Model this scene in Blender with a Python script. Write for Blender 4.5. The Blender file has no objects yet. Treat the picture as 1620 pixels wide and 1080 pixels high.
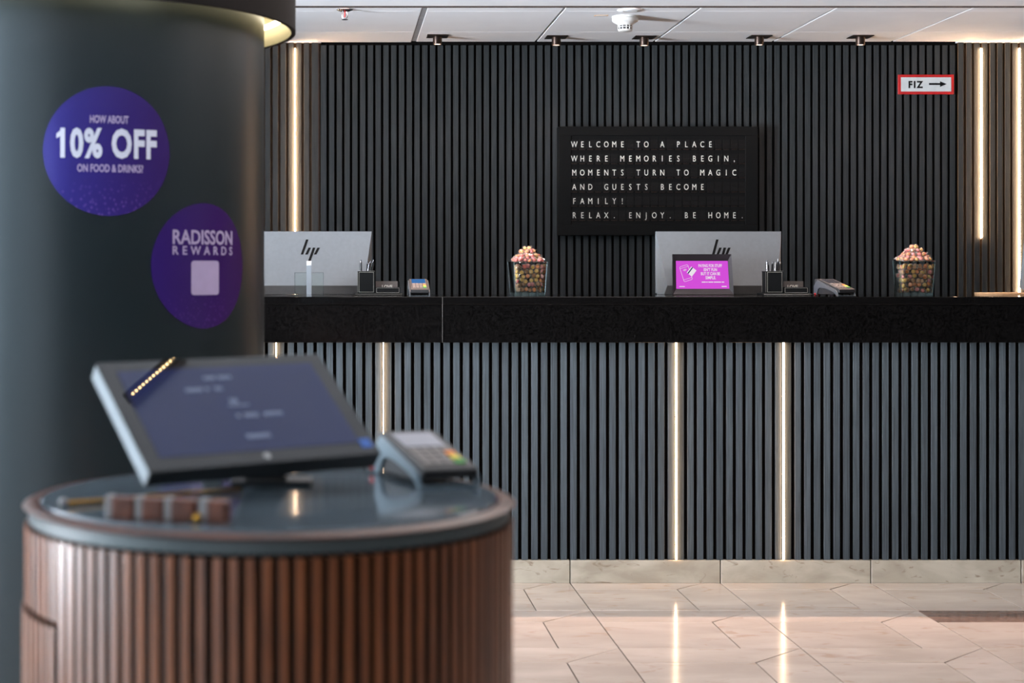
import bpy, bmesh, math, random
from mathutils import Vector, Matrix
R = math.radians
S = bpy.context.scene
COL = S.collection
random.seed(7)

# ------------------------------------------------------------------ camera, light, exposure
EYE = 1.2365
FPX = 2580.0
cam_d = bpy.data.cameras.new('camera')
cam = bpy.data.objects.new('camera', cam_d); COL.objects.link(cam)
cam.location = (0, 0, EYE); cam.rotation_euler = (R(90), 0, 0)
cam_d.sensor_fit = 'HORIZONTAL'; cam_d.sensor_width = 36.0
cam_d.lens = FPX / 1620 * 36
cam_d.shift_x = (810 - 533) / 1620; cam_d.shift_y = -(540 - 432) / 1620
cam_d.clip_start = 0.05; cam_d.clip_end = 60
cam_d.dof.use_dof = True; cam_d.dof.focus_distance = 7.0; cam_d.dof.aperture_fstop = 4.1
S.camera = cam

w = bpy.data.worlds.new('world'); S.world = w; w.use_nodes = True
w.node_tree.nodes['Background'].inputs[0].default_value = (0.62, 0.78, 1.0, 1)
w.node_tree.nodes['Background'].inputs[1].default_value = 0.6
S.view_settings.view_transform = 'Standard'; S.view_settings.look = 'None'
S.view_settings.exposure = -0.30; S.view_settings.gamma = 1.0
S.view_settings.use_curve_mapping = False

def area(name, loc, direction, sx, sy, power, color, spread=180):
    d = bpy.data.lights.new(name, 'AREA'); d.shape = 'RECTANGLE'
    d.size = sx; d.size_y = sy; d.energy = power; d.color = color; d.spread = R(spread)
    o = bpy.data.objects.new(name, d); COL.objects.link(o); o.location = loc
    o.rotation_euler = Vector(direction).to_track_quat('-Z', 'Y').to_euler()
    return o
# daylight through the long window on the left and the entrance glazing behind the camera
area('window_daylight_left', (-5.45, 0.9, 1.25), (1, 0, 0), 2.3, 7.0, 760, (0.66, 0.86, 1.0))
area('window_daylight_rear', (-3.1, -4.45, 1.25), (0, 1, 0), 3.2, 2.3, 60, (0.80, 0.90, 1.0))
# added fill outside the left window, aimed up to brighten the ceiling
area('ceiling_fill', (-6.0, 3.6, 0.15), (1, 0.25, 0.50), 1.2, 7.0, 3400, (0.84, 0.91, 1.0), 80)
# warm strip in the ceiling slot above the guest side of the desk
area('ceiling_slot_lamp', (1.4, 7.135, 2.440), (0, -0.45, -1), 5.4, 0.02, 46, (1.0, 0.66, 0.52), 75)
# added warm fill over the lobby, no fitting modelled, brightens the floor
area('lobby_fill', (1.1, 4.6, 2.395), (0, 0, -1), 2.2, 2.2, 52, (1.0, 0.90, 0.84))

# ------------------------------------------------------------------ helpers
def lin(c):
    f = lambda v: (v / 12.92) if v <= 0.04045 else ((v + 0.055) / 1.055) ** 2.4
    return tuple(f(v / 255.0) for v in c) + (1.0,)

def base_mat(name):
    m = bpy.data.materials.new(name); m.use_nodes = True
    return m, m.node_tree.nodes, m.node_tree.links, m.node_tree.nodes['Principled BSDF']

def P(name, rgb, rough=0.5, metal=0.0, spec=0.5, noise=0.06, scale=30.0, emit=0.0, bump=0.0, coat=0.0, stretch=(1, 1, 1)):
    m, N, L, b = base_mat(name)
    b.inputs['Roughness'].default_value = rough; b.inputs['Metallic'].default_value = metal
    b.inputs['Specular IOR Level'].default_value = spec
    b.inputs['Coat Weight'].default_value = coat; b.inputs['Coat Roughness'].default_value = 0.05
    c = lin(rgb)
    tc = N.new('ShaderNodeTexCoord'); mp = N.new('ShaderNodeMapping'); mp.inputs['Scale'].default_value = stretch
    nz = N.new('ShaderNodeTexNoise'); nz.inputs['Scale'].default_value = scale; nz.inputs['Detail'].default_value = 5
    L.new(tc.outputs['Object'], mp.inputs[0]); L.new(mp.outputs[0], nz.inputs['Vector'])
    rp = N.new('ShaderNodeValToRGB')
    rp.color_ramp.elements[0].color = tuple(v * (1 - noise * 2) for v in c[:3]) + (1,)
    rp.color_ramp.elements[1].color = tuple(min(1, v * (1 + noise * 2)) for v in c[:3]) + (1,)
    rp.color_ramp.elements[0].position = 0.3; rp.color_ramp.elements[1].position = 0.7
    L.new(nz.outputs['Fac'], rp.inputs[0]); L.new(rp.outputs[0], b.inputs['Base Color'])
    if bump:
        bp = N.new('ShaderNodeBump'); bp.inputs['Strength'].default_value = bump; bp.inputs['Distance'].default_value = 0.001
        L.new(nz.outputs['Fac'], bp.inputs['Height']); L.new(bp.outputs[0], b.inputs['Normal'])
    if emit:
        b.inputs['Emission Color'].default_value = c; b.inputs['Emission Strength'].default_value = emit
    return m

def slat_mat(name, c0, c1, rough, var=0.35, spec=0.5):
    """wood slat: grain runs up the slat, every slat has its own tone"""
    m, N, L, b = base_mat(name)
    b.inputs['Roughness'].default_value = rough; b.inputs['Specular IOR Level'].default_value = spec
    tc = N.new('ShaderNodeTexCoord'); oi = N.new('ShaderNodeObjectInfo')
    ad = N.new('ShaderNodeVectorMath'); ad.operation = 'ADD'
    sc = N.new('ShaderNodeVectorMath'); sc.operation = 'SCALE'; sc.inputs[0].default_value = (37, 11, 53)
    L.new(oi.outputs['Random'], sc.inputs['Scale']); L.new(tc.outputs['Object'], ad.inputs[0]); L.new(sc.outputs[0], ad.inputs[1])
    mp = N.new('ShaderNodeMapping'); mp.inputs['Scale'].default_value = (260, 120, 5)
    L.new(ad.outputs[0], mp.inputs[0])
    nz = N.new('ShaderNodeTexNoise'); nz.inputs['Scale'].default_value = 1.0; nz.inputs['Detail'].default_value = 6; nz.inputs['Roughness'].default_value = 0.65
    L.new(mp.outputs[0], nz.inputs['Vector'])
    mp2 = N.new('ShaderNodeMapping'); mp2.inputs['Scale'].default_value = (20, 20, 3)
    n2 = N.new('ShaderNodeTexNoise'); n2.inputs['Scale'].default_value = 1.0
    L.new(ad.outputs[0], mp2.inputs[0]); L.new(mp2.outputs[0], n2.inputs['Vector'])
    rp = N.new('ShaderNodeValToRGB')
    rp.color_ramp.elements[0].color = lin(c0); rp.color_ramp.elements[1].color = lin(c1)
    rp.color_ramp.elements[0].position = 0.35; rp.color_ramp.elements[1].position = 0.65
    L.new(nz.outputs['Fac'], rp.inputs[0])
    mr = N.new('ShaderNodeMapRange'); mr.inputs['To Min'].default_value = 1 - var; mr.inputs['To Max'].default_value = 1 + var
    av = N.new('ShaderNodeMath'); av.operation = 'MULTIPLY_ADD'; av.inputs[1].default_value = 0.6
    hv = N.new('ShaderNodeMath'); hv.operation = 'MULTIPLY'; hv.inputs[1].default_value = 0.4
    L.new(n2.outputs['Fac'], hv.inputs[0]); L.new(oi.outputs['Random'], av.inputs[0]); L.new(hv.outputs[0], av.inputs[2])
    L.new(av.outputs[0], mr.inputs['Value'])
    mx = N.new('ShaderNodeVectorMath'); mx.operation = 'SCALE'
    L.new(rp.outputs[0], mx.inputs[0]); L.new(mr.outputs[0], mx.inputs['Scale'])
    L.new(mx.outputs[0], b.inputs['Base Color'])
    bp = N.new('ShaderNodeBump'); bp.inputs['Strength'].default_value = 0.25; bp.inputs['Distance'].default_value = 0.0006
    L.new(nz.outputs['Fac'], bp.inputs['Height']); L.new(bp.outputs[0], b.inputs['Normal'])
    return m

def stone_mat(name, c0, c1, vein, rough, vscale=4.0, var=0.12):
    m, N, L, b = base_mat(name)
    b.inputs['Roughness'].default_value = rough
    tc = N.new('ShaderNodeTexCoord'); oi = N.new('ShaderNodeObjectInfo'); ge = N.new('ShaderNodeNewGeometry')
    rs = N.new('ShaderNodeMath'); rs.operation = 'ADD'
    L.new(oi.outputs['Random'], rs.inputs[0]); L.new(ge.outputs['Random Per Island'], rs.inputs[1])
    fr = N.new('ShaderNodeMath'); fr.operation = 'FRACT'; L.new(rs.outputs[0], fr.inputs[0])
    sc = N.new('ShaderNodeVectorMath'); sc.operation = 'SCALE'; sc.inputs[0].default_value = (31, 17, 23)
    L.new(fr.outputs[0], sc.inputs['Scale'])
    ad = N.new('ShaderNodeVectorMath'); ad.operation = 'ADD'; L.new(tc.outputs['Object'], ad.inputs[0]); L.new(sc.outputs[0], ad.inputs[1])
    mp = N.new('ShaderNodeMapping'); mp.inputs['Scale'].default_value = (1, 2.2, 2.2); L.new(ad.outputs[0], mp.inputs[0])
    n1 = N.new('ShaderNodeTexNoise'); n1.inputs['Scale'].default_value = vscale; n1.inputs['Detail'].default_value = 7; n1.inputs['Distortion'].default_value = 0.6
    L.new(mp.outputs[0], n1.inputs['Vector'])
    rp = N.new('ShaderNodeValToRGB'); rp.color_ramp.elements[0].color = lin(c0); rp.color_ramp.elements[1].color = lin(c1)
    rp.color_ramp.elements[0].position = 0.35; rp.color_ramp.elements[1].position = 0.65
    L.new(n1.outputs['Fac'], rp.inputs[0])
    n2 = N.new('ShaderNodeTexNoise'); n2.inputs['Scale'].default_value = vscale * 2.3; n2.inputs['Detail'].default_value = 8; n2.inputs['Distortion'].default_value = 1.6
    L.new(mp.outputs[0], n2.inputs['Vector'])
    vr = N.new('ShaderNodeValToRGB'); vr.color_ramp.elements[0].position = 0.60; vr.color_ramp.elements[1].position = 0.70
    vr.color_ramp.elements[0].color = (0, 0, 0, 1); vr.color_ramp.elements[1].color = (0.7, 0.7, 0.7, 1)
    L.new(n2.outputs['Fac'], vr.inputs[0])
    mx = N.new('ShaderNodeMix'); mx.data_type = 'RGBA'; mx.inputs['B'].default_value = lin(vein)
    L.new(vr.outputs[0], mx.inputs['Factor']); L.new(rp.outputs[0], mx.inputs['A'])
    mr = N.new('ShaderNodeMapRange'); mr.inputs['To Min'].default_value = 1 - var; mr.inputs['To Max'].default_value = 1 + var
    L.new(fr.outputs[0], mr.inputs['Value'])
    fin = N.new('ShaderNodeVectorMath'); fin.operation = 'SCALE'
    L.new(mx.outputs['Result'], fin.inputs[0]); L.new(mr.outputs[0], fin.inputs['Scale']); L.new(fin.outputs[0], b.inputs['Base Color'])
    return m

def emit_mat(name, rgb, strength):
    m, N, L, b = base_mat(name)
    e = N.new('ShaderNodeEmission'); e.inputs[0].default_value = lin(rgb); e.inputs[1].default_value = strength
    L.new(e.outputs[0], N['Material Output'].inputs[0]); N.remove(b)
    return m

def clear_mat(name, rgb, alpha, rough=0.03, ior=1.28):
    """thin clear sheet: mostly see-through, the rest a glossy dielectric"""
    m, N, L, b = base_mat(name)
    b.inputs['Base Color'].default_value = lin(rgb); b.inputs['Roughness'].default_value = rough
    tr = N.new('ShaderNodeBsdfTransparent'); tr.inputs[0].default_value = (0.95, 0.98, 0.97, 1)
    fz = N.new('ShaderNodeFresnel'); fz.inputs['IOR'].default_value = ior
    gl = N.new('ShaderNodeBsdfGlossy'); gl.inputs['Roughness'].default_value = rough
    m1 = N.new('ShaderNodeMixShader'); m1.inputs[0].default_value = alpha
    L.new(tr.outputs[0], m1.inputs[1]); L.new(b.outputs[0], m1.inputs[2])
    mx = N.new('ShaderNodeMixShader')
    L.new(fz.outputs[0], mx.inputs[0]); L.new(m1.outputs[0], mx.inputs[1]); L.new(gl.outputs[0], mx.inputs[2])
    L.new(mx.outputs[0], N['Material Output'].inputs[0])
    return m

class MB:
    def __init__(self): self.v = []; self.f = []; self.mi = []
    def add(self, v, f, m=0):
        o = len(self.v); self.v += [tuple(p) for p in v]
        for q in f: self.f.append(tuple(i + o for i in q)); self.mi.append(m)
        return self
    def box(self, x0, x1, y0, y1, z0, z1, m=0):
        v = [(x, y, z) for z in (z0, z1) for y in (y0, y1) for x in (x0, x1)]
        return self.add(v, [(0, 2, 3, 1), (4, 5, 7, 6), (0, 1, 5, 4), (2, 6, 7, 3), (0, 4, 6, 2), (1, 3, 7, 5)], m)
    def hexa(self, a, b, m=0):
        """a, b: two quads (4 points each, same winding)"""
        v = list(a) + list(b)
        return self.add(v, [(0, 3, 2, 1), (4, 5, 6, 7), (0, 1, 5, 4), (1, 2, 6, 5), (2, 3, 7, 6), (3, 0, 4, 7)], m)
    def prism(self, poly, fn, d0, d1, m=0):
        n = len(poly); v = [fn(a, b, d0) for a, b in poly] + [fn(a, b, d1) for a, b in poly]
        f = [tuple(range(n))[::-1], tuple(range(n, 2 * n))] + [(i, (i + 1) % n, n + (i + 1) % n, n + i) for i in range(n)]
        return self.add(v, f, m)
    def lathe(self, prof, n=48, c=(0, 0), m=0, closed=False, cap=False):
        v = []; f = []; k = len(prof)
        for i in range(n):
            a = 2 * math.pi * i / n
            for r, z in prof: v.append((c[0] + r * math.cos(a), c[1] + r * math.sin(a), z))
        for i in range(n):
            j = (i + 1) % n
            for q in range(k if closed else k - 1):
                q2 = (q + 1) % k
                f.append((i * k + q, j * k + q, j * k + q2, i * k + q2))
        if cap:
            f.append(tuple(i * k for i in range(n))[::-1]); f.append(tuple(i * k + k - 1 for i in range(n)))
        return self.add(v, f, m)
    def tube(self, pts, r, n=8, m=0, cap=True):
        pts = [Vector(p) for p in pts]; rs = r if isinstance(r, (list, tuple)) else [r] * len(pts)
        v = []; f = []
        up = None
        for i, p in enumerate(pts):
            t = (pts[min(i + 1, len(pts) - 1)] - pts[max(i - 1, 0)]).normalized()
            if up is None: up = Vector((0, 0, 1)) if abs(t.z) < 0.9 else Vector((1, 0, 0))
            s = t.cross(up).normalized(); up = s.cross(t).normalized()
            for k in range(n):
                a = 2 * math.pi * k / n
                v.append(p + (s * math.cos(a) + up * math.sin(a)) * rs[i])
        for i in range(len(pts) - 1):
            for k in range(n):
                k2 = (k + 1) % n
                f.append((i * n + k, i * n + k2, (i + 1) * n + k2, (i + 1) * n + k))
        if cap:
            f.append(tuple(range(n))[::-1]); f.append(tuple((len(pts) - 1) * n + k for k in range(n)))
        return self.add(v, f, m)
    def map(self, fn): self.v = [tuple(fn(*p)) for p in self.v]; return self
    def mesh(self, name, mats, bevel=0.0, smooth=False, seg=2):
        me = bpy.data.meshes.new(name); me.from_pydata(self.v, [], self.f)
        for m in (mats if isinstance(mats, (list, tuple)) else [mats]): me.materials.append(m)
        me.polygons.foreach_set('material_index', self.mi); me.update()
        bm = bmesh.new(); bm.from_mesh(me)
        bmesh.ops.recalc_face_normals(bm, faces=bm.faces)
        if bevel:
            ed = [e for e in bm.edges if len(e.link_faces) == 2 and e.calc_face_angle(0) > 0.5]
            bmesh.ops.bevel(bm, geom=ed, offset=bevel, segments=seg, profile=0.6, affect='EDGES', clamp_overlap=True)
        bm.to_mesh(me); bm.free()
        if smooth:
            me.polygons.foreach_set('use_smooth', [True] * len(me.polygons))
            me.set_sharp_from_angle(angle=R(38))
        me.update()
        return me
    def build(self, name, mats, parent=None, **k): return link(name, self.mesh(name, mats, **k), parent)

def link(name, me, parent=None, loc=None):
    o = bpy.data.objects.new(name, me); COL.objects.link(o)
    if parent is not None: o.parent = parent
    if loc is not None: o.location = loc
    return o
def tag(o, label=None, cat=None, group=None, kind=None):
    if label: o['label'] = label
    if cat: o['category'] = cat
    if group: o['group'] = group
    if kind: o['kind'] = kind
    return o
def empty(name, loc, rz=0, label=None, cat=None, group=None, kind=None):
    o = bpy.data.objects.new(name, None); COL.objects.link(o); o.empty_display_size = 0.05
    o.location = loc; o.rotation_euler = (0, 0, rz)
    return tag(o, label, cat, group, kind)
def copy_tree(o, parent=None):
    c = o.copy(); COL.objects.link(c); c.parent = parent
    for ch in [x for x in S.objects if x.parent == o]: copy_tree(ch, c)
    return c

def text_mb(s, size, sx=1.0, bold=0.0, align='CENTER', depth=0.0005, spacing=1.0, m=0, res=3):
    """flat lettering in the XY plane as an MB, baseline at y = 0"""
    cu = bpy.data.curves.new('lettering', 'FONT'); cu.body = s; cu.size = size; cu.align_x = align
    cu.offset = bold; cu.extrude = depth; cu.resolution_u = res; cu.space_character = spacing; cu.fill_mode = 'BOTH'
    ob = bpy.data.objects.new('lettering_tmp', cu); COL.objects.link(ob)
    dg = bpy.context.evaluated_depsgraph_get()
    me = bpy.data.meshes.new_from_object(ob.evaluated_get(dg))
    mb = MB(); mb.add([(v.co.x * sx, v.co.y, v.co.z) for v in me.vertices], [tuple(p.vertices) for p in me.polygons], m)
    bpy.data.objects.remove(ob); bpy.data.curves.remove(cu); bpy.data.meshes.remove(me)
    return mb
def fit_text(s, cap, width, bold=0.0, spacing=1.0, depth=0.0002):
    """lettering with the given cap height and overall width, centred on x"""
    h = text_mb('H', 1.0); ch = max(p[1] for p in h.v)
    t = text_mb(s, cap / ch, 1.0, bold, 'CENTER', depth, spacing)
    x0 = min(p[0] for p in t.v); x1 = max(p[0] for p in t.v); k = width / (x1 - x0); c = (x0 + x1) / 2
    t.v = [((p[0] - c) * k, p[1], p[2]) for p in t.v]
    return t
def join(dst, src, fn=None):
    v = [fn(*p) for p in src.v] if fn else src.v
    o = len(dst.v); dst.v += [tuple(p) for p in v]
    dst.f += [tuple(i + o for i in q) for q in src.f]; dst.mi += src.mi
    return dst

# ------------------------------------------------------------------ materials
M = {}
M['ceil'] = P('white ceiling paint', (226, 228, 232), 0.75, noise=0.015, scale=4)
M['dark_gap'] = P('black shadow gap', (10, 10, 11), 0.9, noise=0.02)
M['paint'] = P('grey wall paint', (86, 84, 82), 0.8, noise=0.03, scale=5)
M['mullion'] = P('dark window frame', (40, 42, 45), 0.5)
M['wall_slat'] = slat_mat('charcoal stained wood slat', (35, 38, 39), (53, 56, 57), 0.6, 0.12, spec=0.25)
M['desk_slat'] = slat_mat('grey stained wood slat', (50, 57, 61), (73, 81, 86), 0.55, 0.2, spec=0.3)
M['felt'] = P('black acoustic felt', (14, 12, 11), 0.95, noise=0.2, scale=300, spec=0.1)
M['joint'] = P('dark floor joint', (62, 54, 48), 0.8, noise=0.05)
M['tile'] = stone_mat('cream polished limestone', (198, 184, 172), (214, 200, 189), (190, 165, 145), 0.13, 3.0, 0.05)
M['tile_dark'] = stone_mat('brown polished limestone', (118, 98, 88), (138, 116, 104), (165, 140, 128), 0.15, 5.0, 0.03)
M['plinth'] = stone_mat('veined travertine', (158, 148, 132), (188, 180, 164), (118, 96, 74), 0.45, 5.0, 0.06)
M['granite'] = P('polished black granite', (9, 8, 8), 0.16, noise=0.5, scale=160, spec=0.3)
M['top_granite'] = P('polished black worktop', (10, 9, 9), 0.07, noise=0.4, scale=160, spec=0.35)
M['led'] = emit_mat('warm white led', (255, 226, 190), 7.0)
M['led_wall'] = emit_mat('warm white wall led', (255, 232, 205), 7.0)
M['led_side'] = emit_mat('warm side glow', (255, 205, 158), 170.0)  # added emitter on the strip sides, throws glow onto nearby wall slats
M['led_side_desk'] = emit_mat('warm desk side glow', (255, 204, 158), 45.0)  # same added side emitter for the desk strips, lights the slats beside them
M['ring_led'] = emit_mat('cream ring led', (255, 240, 205), 9.0)
M['alu'] = P('brushed aluminium', (150, 150, 150), 0.4, 1.0, noise=0.05, scale=200)
M['silver'] = P('silver monitor shell', (116, 121, 125), 0.45, 0.2, noise=0.02, scale=60)
M['chin'] = P('grey glossy plastic', (112, 108, 106), 0.35, 0.0, noise=0.04)
M['post'] = P('satin silver post', (150, 156, 162), 0.4, noise=0.02)
M['black'] = P('black plastic', (18, 18, 20), 0.35, noise=0.05)
M['soft_black'] = P('matte black plastic', (24, 24, 26), 0.6, noise=0.05)
M['glass_dark'] = P('black display glass', (8, 8, 10), 0.02, noise=0.01, spec=0.6)
M['leather'] = P('black leather', (9, 10, 11), 0.7, noise=0.2, scale=400, spec=0.2)
M['stitch'] = P('white stitching', (165, 160, 150), 0.8, noise=0.1, scale=500)
M['white'] = P('lit post top white', (225, 225, 224), 0.5, noise=0.02)
M['red'] = P('signal red', (176, 22, 24), 0.5, noise=0.05)
M['sign_white'] = P('sign white', (196, 200, 200), 0.45, noise=0.03)
M['ink'] = P('black ink', (9, 9, 10), 0.7, noise=0.02, spec=0.15)
M['letter'] = P('off white lettering', (232, 226, 214), 0.6, noise=0.03)
M['board'] = P('matte black board', (9, 9, 9), 0.65, spec=0.15, noise=0.05)
M['flap'] = P('black flap', (11, 10, 10), 0.5, spec=0.2, noise=0.05)
M['chrome'] = P('polished chrome', (130, 130, 134), 0.25, 1.0, noise=0.02)
M['bronze'] = P('dark bronze metal', (60, 48, 42), 0.35, 0.8, noise=0.05)
M['acrylic'] = clear_mat('clear acrylic', (200, 215, 212), 0.02)
M['acrylic_edge'] = clear_mat('acrylic edge', (60, 80, 80), 0.55, 0.2)
M['vase'] = clear_mat('clear vase glass', (190, 205, 205), 0.0)
M['vase_edge'] = clear_mat('thick vase glass edge', (150, 180, 182), 0.10, 0.06)
M['pillar'] = P('satin charcoal pillar paint', (18, 29, 33), 0.34, noise=0.02, scale=3)
M['collar'] = P('dark brown collar', (22, 18, 17), 0.8, noise=0.03, scale=3, spec=0.15)
M['cream'] = P('cream collar lining', (225, 216, 185), 0.7, noise=0.02, scale=3)
M['walnut_slat'] = slat_mat('walnut slat', (84, 42, 20), (150, 86, 48), 0.30, 0.2, spec=0.8)
M['walnut'] = P('walnut rim', (72, 34, 17), 0.34, noise=0.25, scale=12, stretch=(1, 1, 5), spec=0.25)
M['ring_metal'] = P('grey painted metal band', (74, 82, 84), 0.5, 0.0, noise=0.03)
M['kiosk_glass'] = P('dark back painted glass', (84, 94, 101), 0.09, noise=0.02, spec=0.6)
M['brass'] = P('brass', (190, 140, 60), 0.3, 1.0, noise=0.05)
M['block'] = P('walnut block', (98, 52, 34), 0.5, noise=0.2, scale=60)
M['divider'] = P('white card edge', (150, 144, 142), 0.6, noise=0.03)
M['cradle'] = P('grey blue terminal shell', (96, 110, 118), 0.35, 0.1, noise=0.02)
M['cradle_dark'] = P('dark grey terminal shell', (66, 72, 76), 0.35, 0.1, noise=0.02)
M['key'] = P('grey terminal key', (120, 112, 108), 0.6, noise=0.03)
M['key_o'] = P('orange terminal key', (230, 130, 50), 0.6, noise=0.03)
M['key_y'] = P('yellow terminal key', (225, 200, 60), 0.6, noise=0.03)
M['key_g'] = P('green terminal key', (70, 150, 60), 0.6, noise=0.03)
M['tan'] = P('tan leather mat', (196, 156, 116), 0.6, noise=0.06)
M['card'] = P('taupe card', (104, 94, 90), 0.7, noise=0.03)
M['cable'] = P('black cable rubber', (14, 14, 15), 0.5, noise=0.05)
M['staff_floor'] = P('dark staff desk laminate', (50, 48, 47), 0.5, noise=0.05)
M['lamp_face'] = emit_mat('spot lens', (255, 214, 190), 6.0)
M['detector'] = P('white detector plastic', (205, 203, 200), 0.5, noise=0.02)
M['vent'] = P('dark vent slot', (50, 50, 52), 0.7)

# ------------------------------------------------------------------ layout constants
YP = 6.51          # plinth / desk slat face
YW = 8.22          # wall slat face
HC = 2.40          # ceiling
def wx(px): return (px - 533) * YW / FPX       # x on the wall slat plane
XL, XR, YB, YE = -5.0, 6.6, -4.0, 8.30
GX, GZ = 0.9311, 0.6                            # floor grid origin and module

# ------------------------------------------------------------------ room shell
fl = empty('floor', (0, 0, 0), kind='structure')
MB().box(XL, XR, YB, YE, -0.12, -0.004).build('joint_bed', M['joint'], fl)
J = 0.0020
def tile_polys(x0, y1):
    """one 0.6 module: x0 left, y1 far edge; square + two mitred strips"""
    x1 = x0 + 0.6; xs = x1 - 0.2; y0 = y1 - 0.6; ys = y1 - 0.2
    d = J * 1.41
    return [('floor_tile', [(x0 + J, y0 + J), (xs - J, y0 + J), (xs - J, ys - J), (x0 + J, ys - J)]),
            ('floor_tile', [(x0 + J, ys + J), (xs - d, ys + J), (x1 - J - d, y1 - J), (x0 + J, y1 - J)]),
            ('floor_tile', [(xs + J, y0 + J), (x1 - J, y0 + J), (x1 - J, y1 - d), (xs + J, ys - d)])]
stuffb = MB(); near = 0
flat = lambda a, b, c: (a, b, c)
for k in range(-10, 10):
    for r in range(-17, 2):
        x0 = GX + 0.6 * k; y1 = 5.982 + 0.6 * r
        if x0 < XL or x0 + 0.6 > XR: continue
        for q, (nm, poly) in enumerate(tile_polys(x0, y1)):
            cx = sum(p[0] for p in poly) / 4; cy = sum(p[1] for p in poly) / 4
            dark = (q == 1 and r == 0 and k in (2, 3, 4))
            if cx > 0.15 and cx < 3.6 and cy > 3.7:
                mb = MB().prism([(a - cx, b - cy) for a, b in poly], flat, -0.012, 0.0)
                link(nm, mb.mesh(nm, M['tile_dark' if dark else 'tile'], bevel=0.0008, seg=1), fl, (cx, cy, random.uniform(-0.0002, 0.0002)))
            else:
                stuffb.prism(poly, flat, -0.012, 0.0)
so = stuffb.build('floor_tile', M['tile'], fl); so['kind'] = 'stuff'

M['post_grey'] = P('grey joint profile', (140, 142, 146), 0.6)
ce = empty('ceiling', (0, 0, HC), kind='structure')
MB().box(XL, XR, YB, YE, 0.07, 0.12).build('ceiling_slab', M['dark_gap'], ce)
MB().box(XL, XR, YB, 7.105, 0.0, 0.07).build('lobby_ceiling', M['ceil'], ce, bevel=0.002)
jx = [-2.60, -1.40, 0.385, 1.000, 1.593, 2.190, 2.789, 3.39, 3.99, 4.59, 5.19, 6.6]
ys = [7.157, 7.25, 7.87, 8.20]
for i in range(len(jx) - 1):
    for j in range(3):
        if j == 2 and jx[i] < 0: y1 = YW
        else: y1 = ys[j + 1]
        g = 0.006 if i != 2 else 0.012
        MB().box(jx[i] + (0.014 if i == 2 else g), jx[i + 1] - (0.012 if i == 1 else 0.005), ys[j] + 0.0012, y1 - 0.0012, 0.0, 0.02).build('ceiling_panel', M['ceil'], ce, bevel=0.0012, seg=1)
MB().box(XL, XR, 7.150, 7.156, 0.0, 0.07).build('slot_baffle', M['dark_gap'], ce)
MB().box(jx[2] - 0.013, jx[2] + 0.015, 7.157, 8.19, 0.0015, 0.012).build('joint_profile', M['post_grey'], ce)
MB().box(XL, jx[0] - 0.002, 7.157, YW, 0.0, 0.02).build('ceiling_panel', M['ceil'], ce)
# trims along the wall side zones close the shadow gap there
MB().box(-2.6, wx(508), 8.196, YW + 0.03, -0.002, 0.02).build('edge_trim', M['ceil'], ce)
MB().box(wx(1514), 6.6, 8.196, YW + 0.03, -0.002, 0.02).build('edge_trim', M['ceil'], ce)

# back wall with slats
wb = empty('wall_back', (0, YW, 0), kind='structure')
M['glow_back'] = P('glow toned wood backing', (92, 70, 48), 0.7, noise=0.1, scale=40)  # brown carries the strip glow seen in the side-zone gaps
MB().box(-2.2, wx(508), 0.0175, 0.0218, 0.0, HC).build('side_backing', M['glow_back'], wb)
MB().box(wx(1518), 4.6, 0.0175, 0.0218, 0.0, HC).build('side_backing', M['glow_back'], wb)
MB().box(XL, XR, 0.022, 0.10, 0.0, HC + 0.02).build('felt_backing', M['felt'], wb)
gaps = []
g = 518.5
for n, p in ((15, 12.30), (52, 12.104), (15, 12.05)):
    for i in range(n): gaps.append(g); g += p
gaps.append(g)                                   # 1513.1
left = [505.5, 491.1, 478.9, 466.7, 454.4, 441.9, 429.6, 417.4]
while left[-1] > 533 - 2.2 * FPX / YW: left.append(left[-1] - 12.25)
right = [1526.5, 1539.0, 1551.3, 1563.6, 1575.6, 1587.6, 1599.6, 1611.6]
while right[-1] < 533 + 4.4 * FPX / YW: right.append(right[-1] + 12.1)
allg = sorted(left) + gaps + right
slat_cache = {}
M['mdf'] = P('black fibreboard core', (12, 11, 11), 0.8, noise=0.05, spec=0.2)
M['mdf_glow'] = P('glow toned fibreboard core', (84, 62, 42), 0.8, noise=0.05, spec=0.2)  # lit copy of the black core, strip glow put into the colour
def veneer(x0, x1, y0, y1, z0, z1):
    b = MB().box(x0, x1, y0, y1, z0, z1, 1); b.mi = [0 if q == (0, 1, 5, 4) else 1 for q in b.f]; return b
def slat_mesh(wd, ht, dp, mat, nm='slat', core='mdf'):
    key = (round(wd, 4), ht, dp, mat, core)
    if key not in slat_cache:
        slat_cache[key] = veneer(-wd / 2, wd / 2, 0, dp, 0, ht).mesh(nm, [M[mat], M[core]], bevel=0.0006, seg=1)
    return slat_cache[key]
for a, b in zip(allg[:-1], allg[1:]):
    wd = (b - a) * YW / FPX - 0.0128
    xc = wx((a + b) / 2)
    side = b < 509 or a > 1512
    top = 2.398 if side else 2.385
    if abs(a - 1513.1) < 0.5: wd -= 0.004
    wd = round(wd * 2000) / 2000
    link('slat', slat_mesh(wd, top, 0.021, 'wall_slat', core='mdf_glow' if side else 'mdf'), wb, (xc, random.uniform(0, 0.0006) - (0.004 if side else 0), 0.0))
MB().box(-0.003, 0.003, -0.004, 0.012, 0.0, 2.395).build('corner_bead', M['bronze'], wb).location = (wx(504.2), 0, 0)

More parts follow.
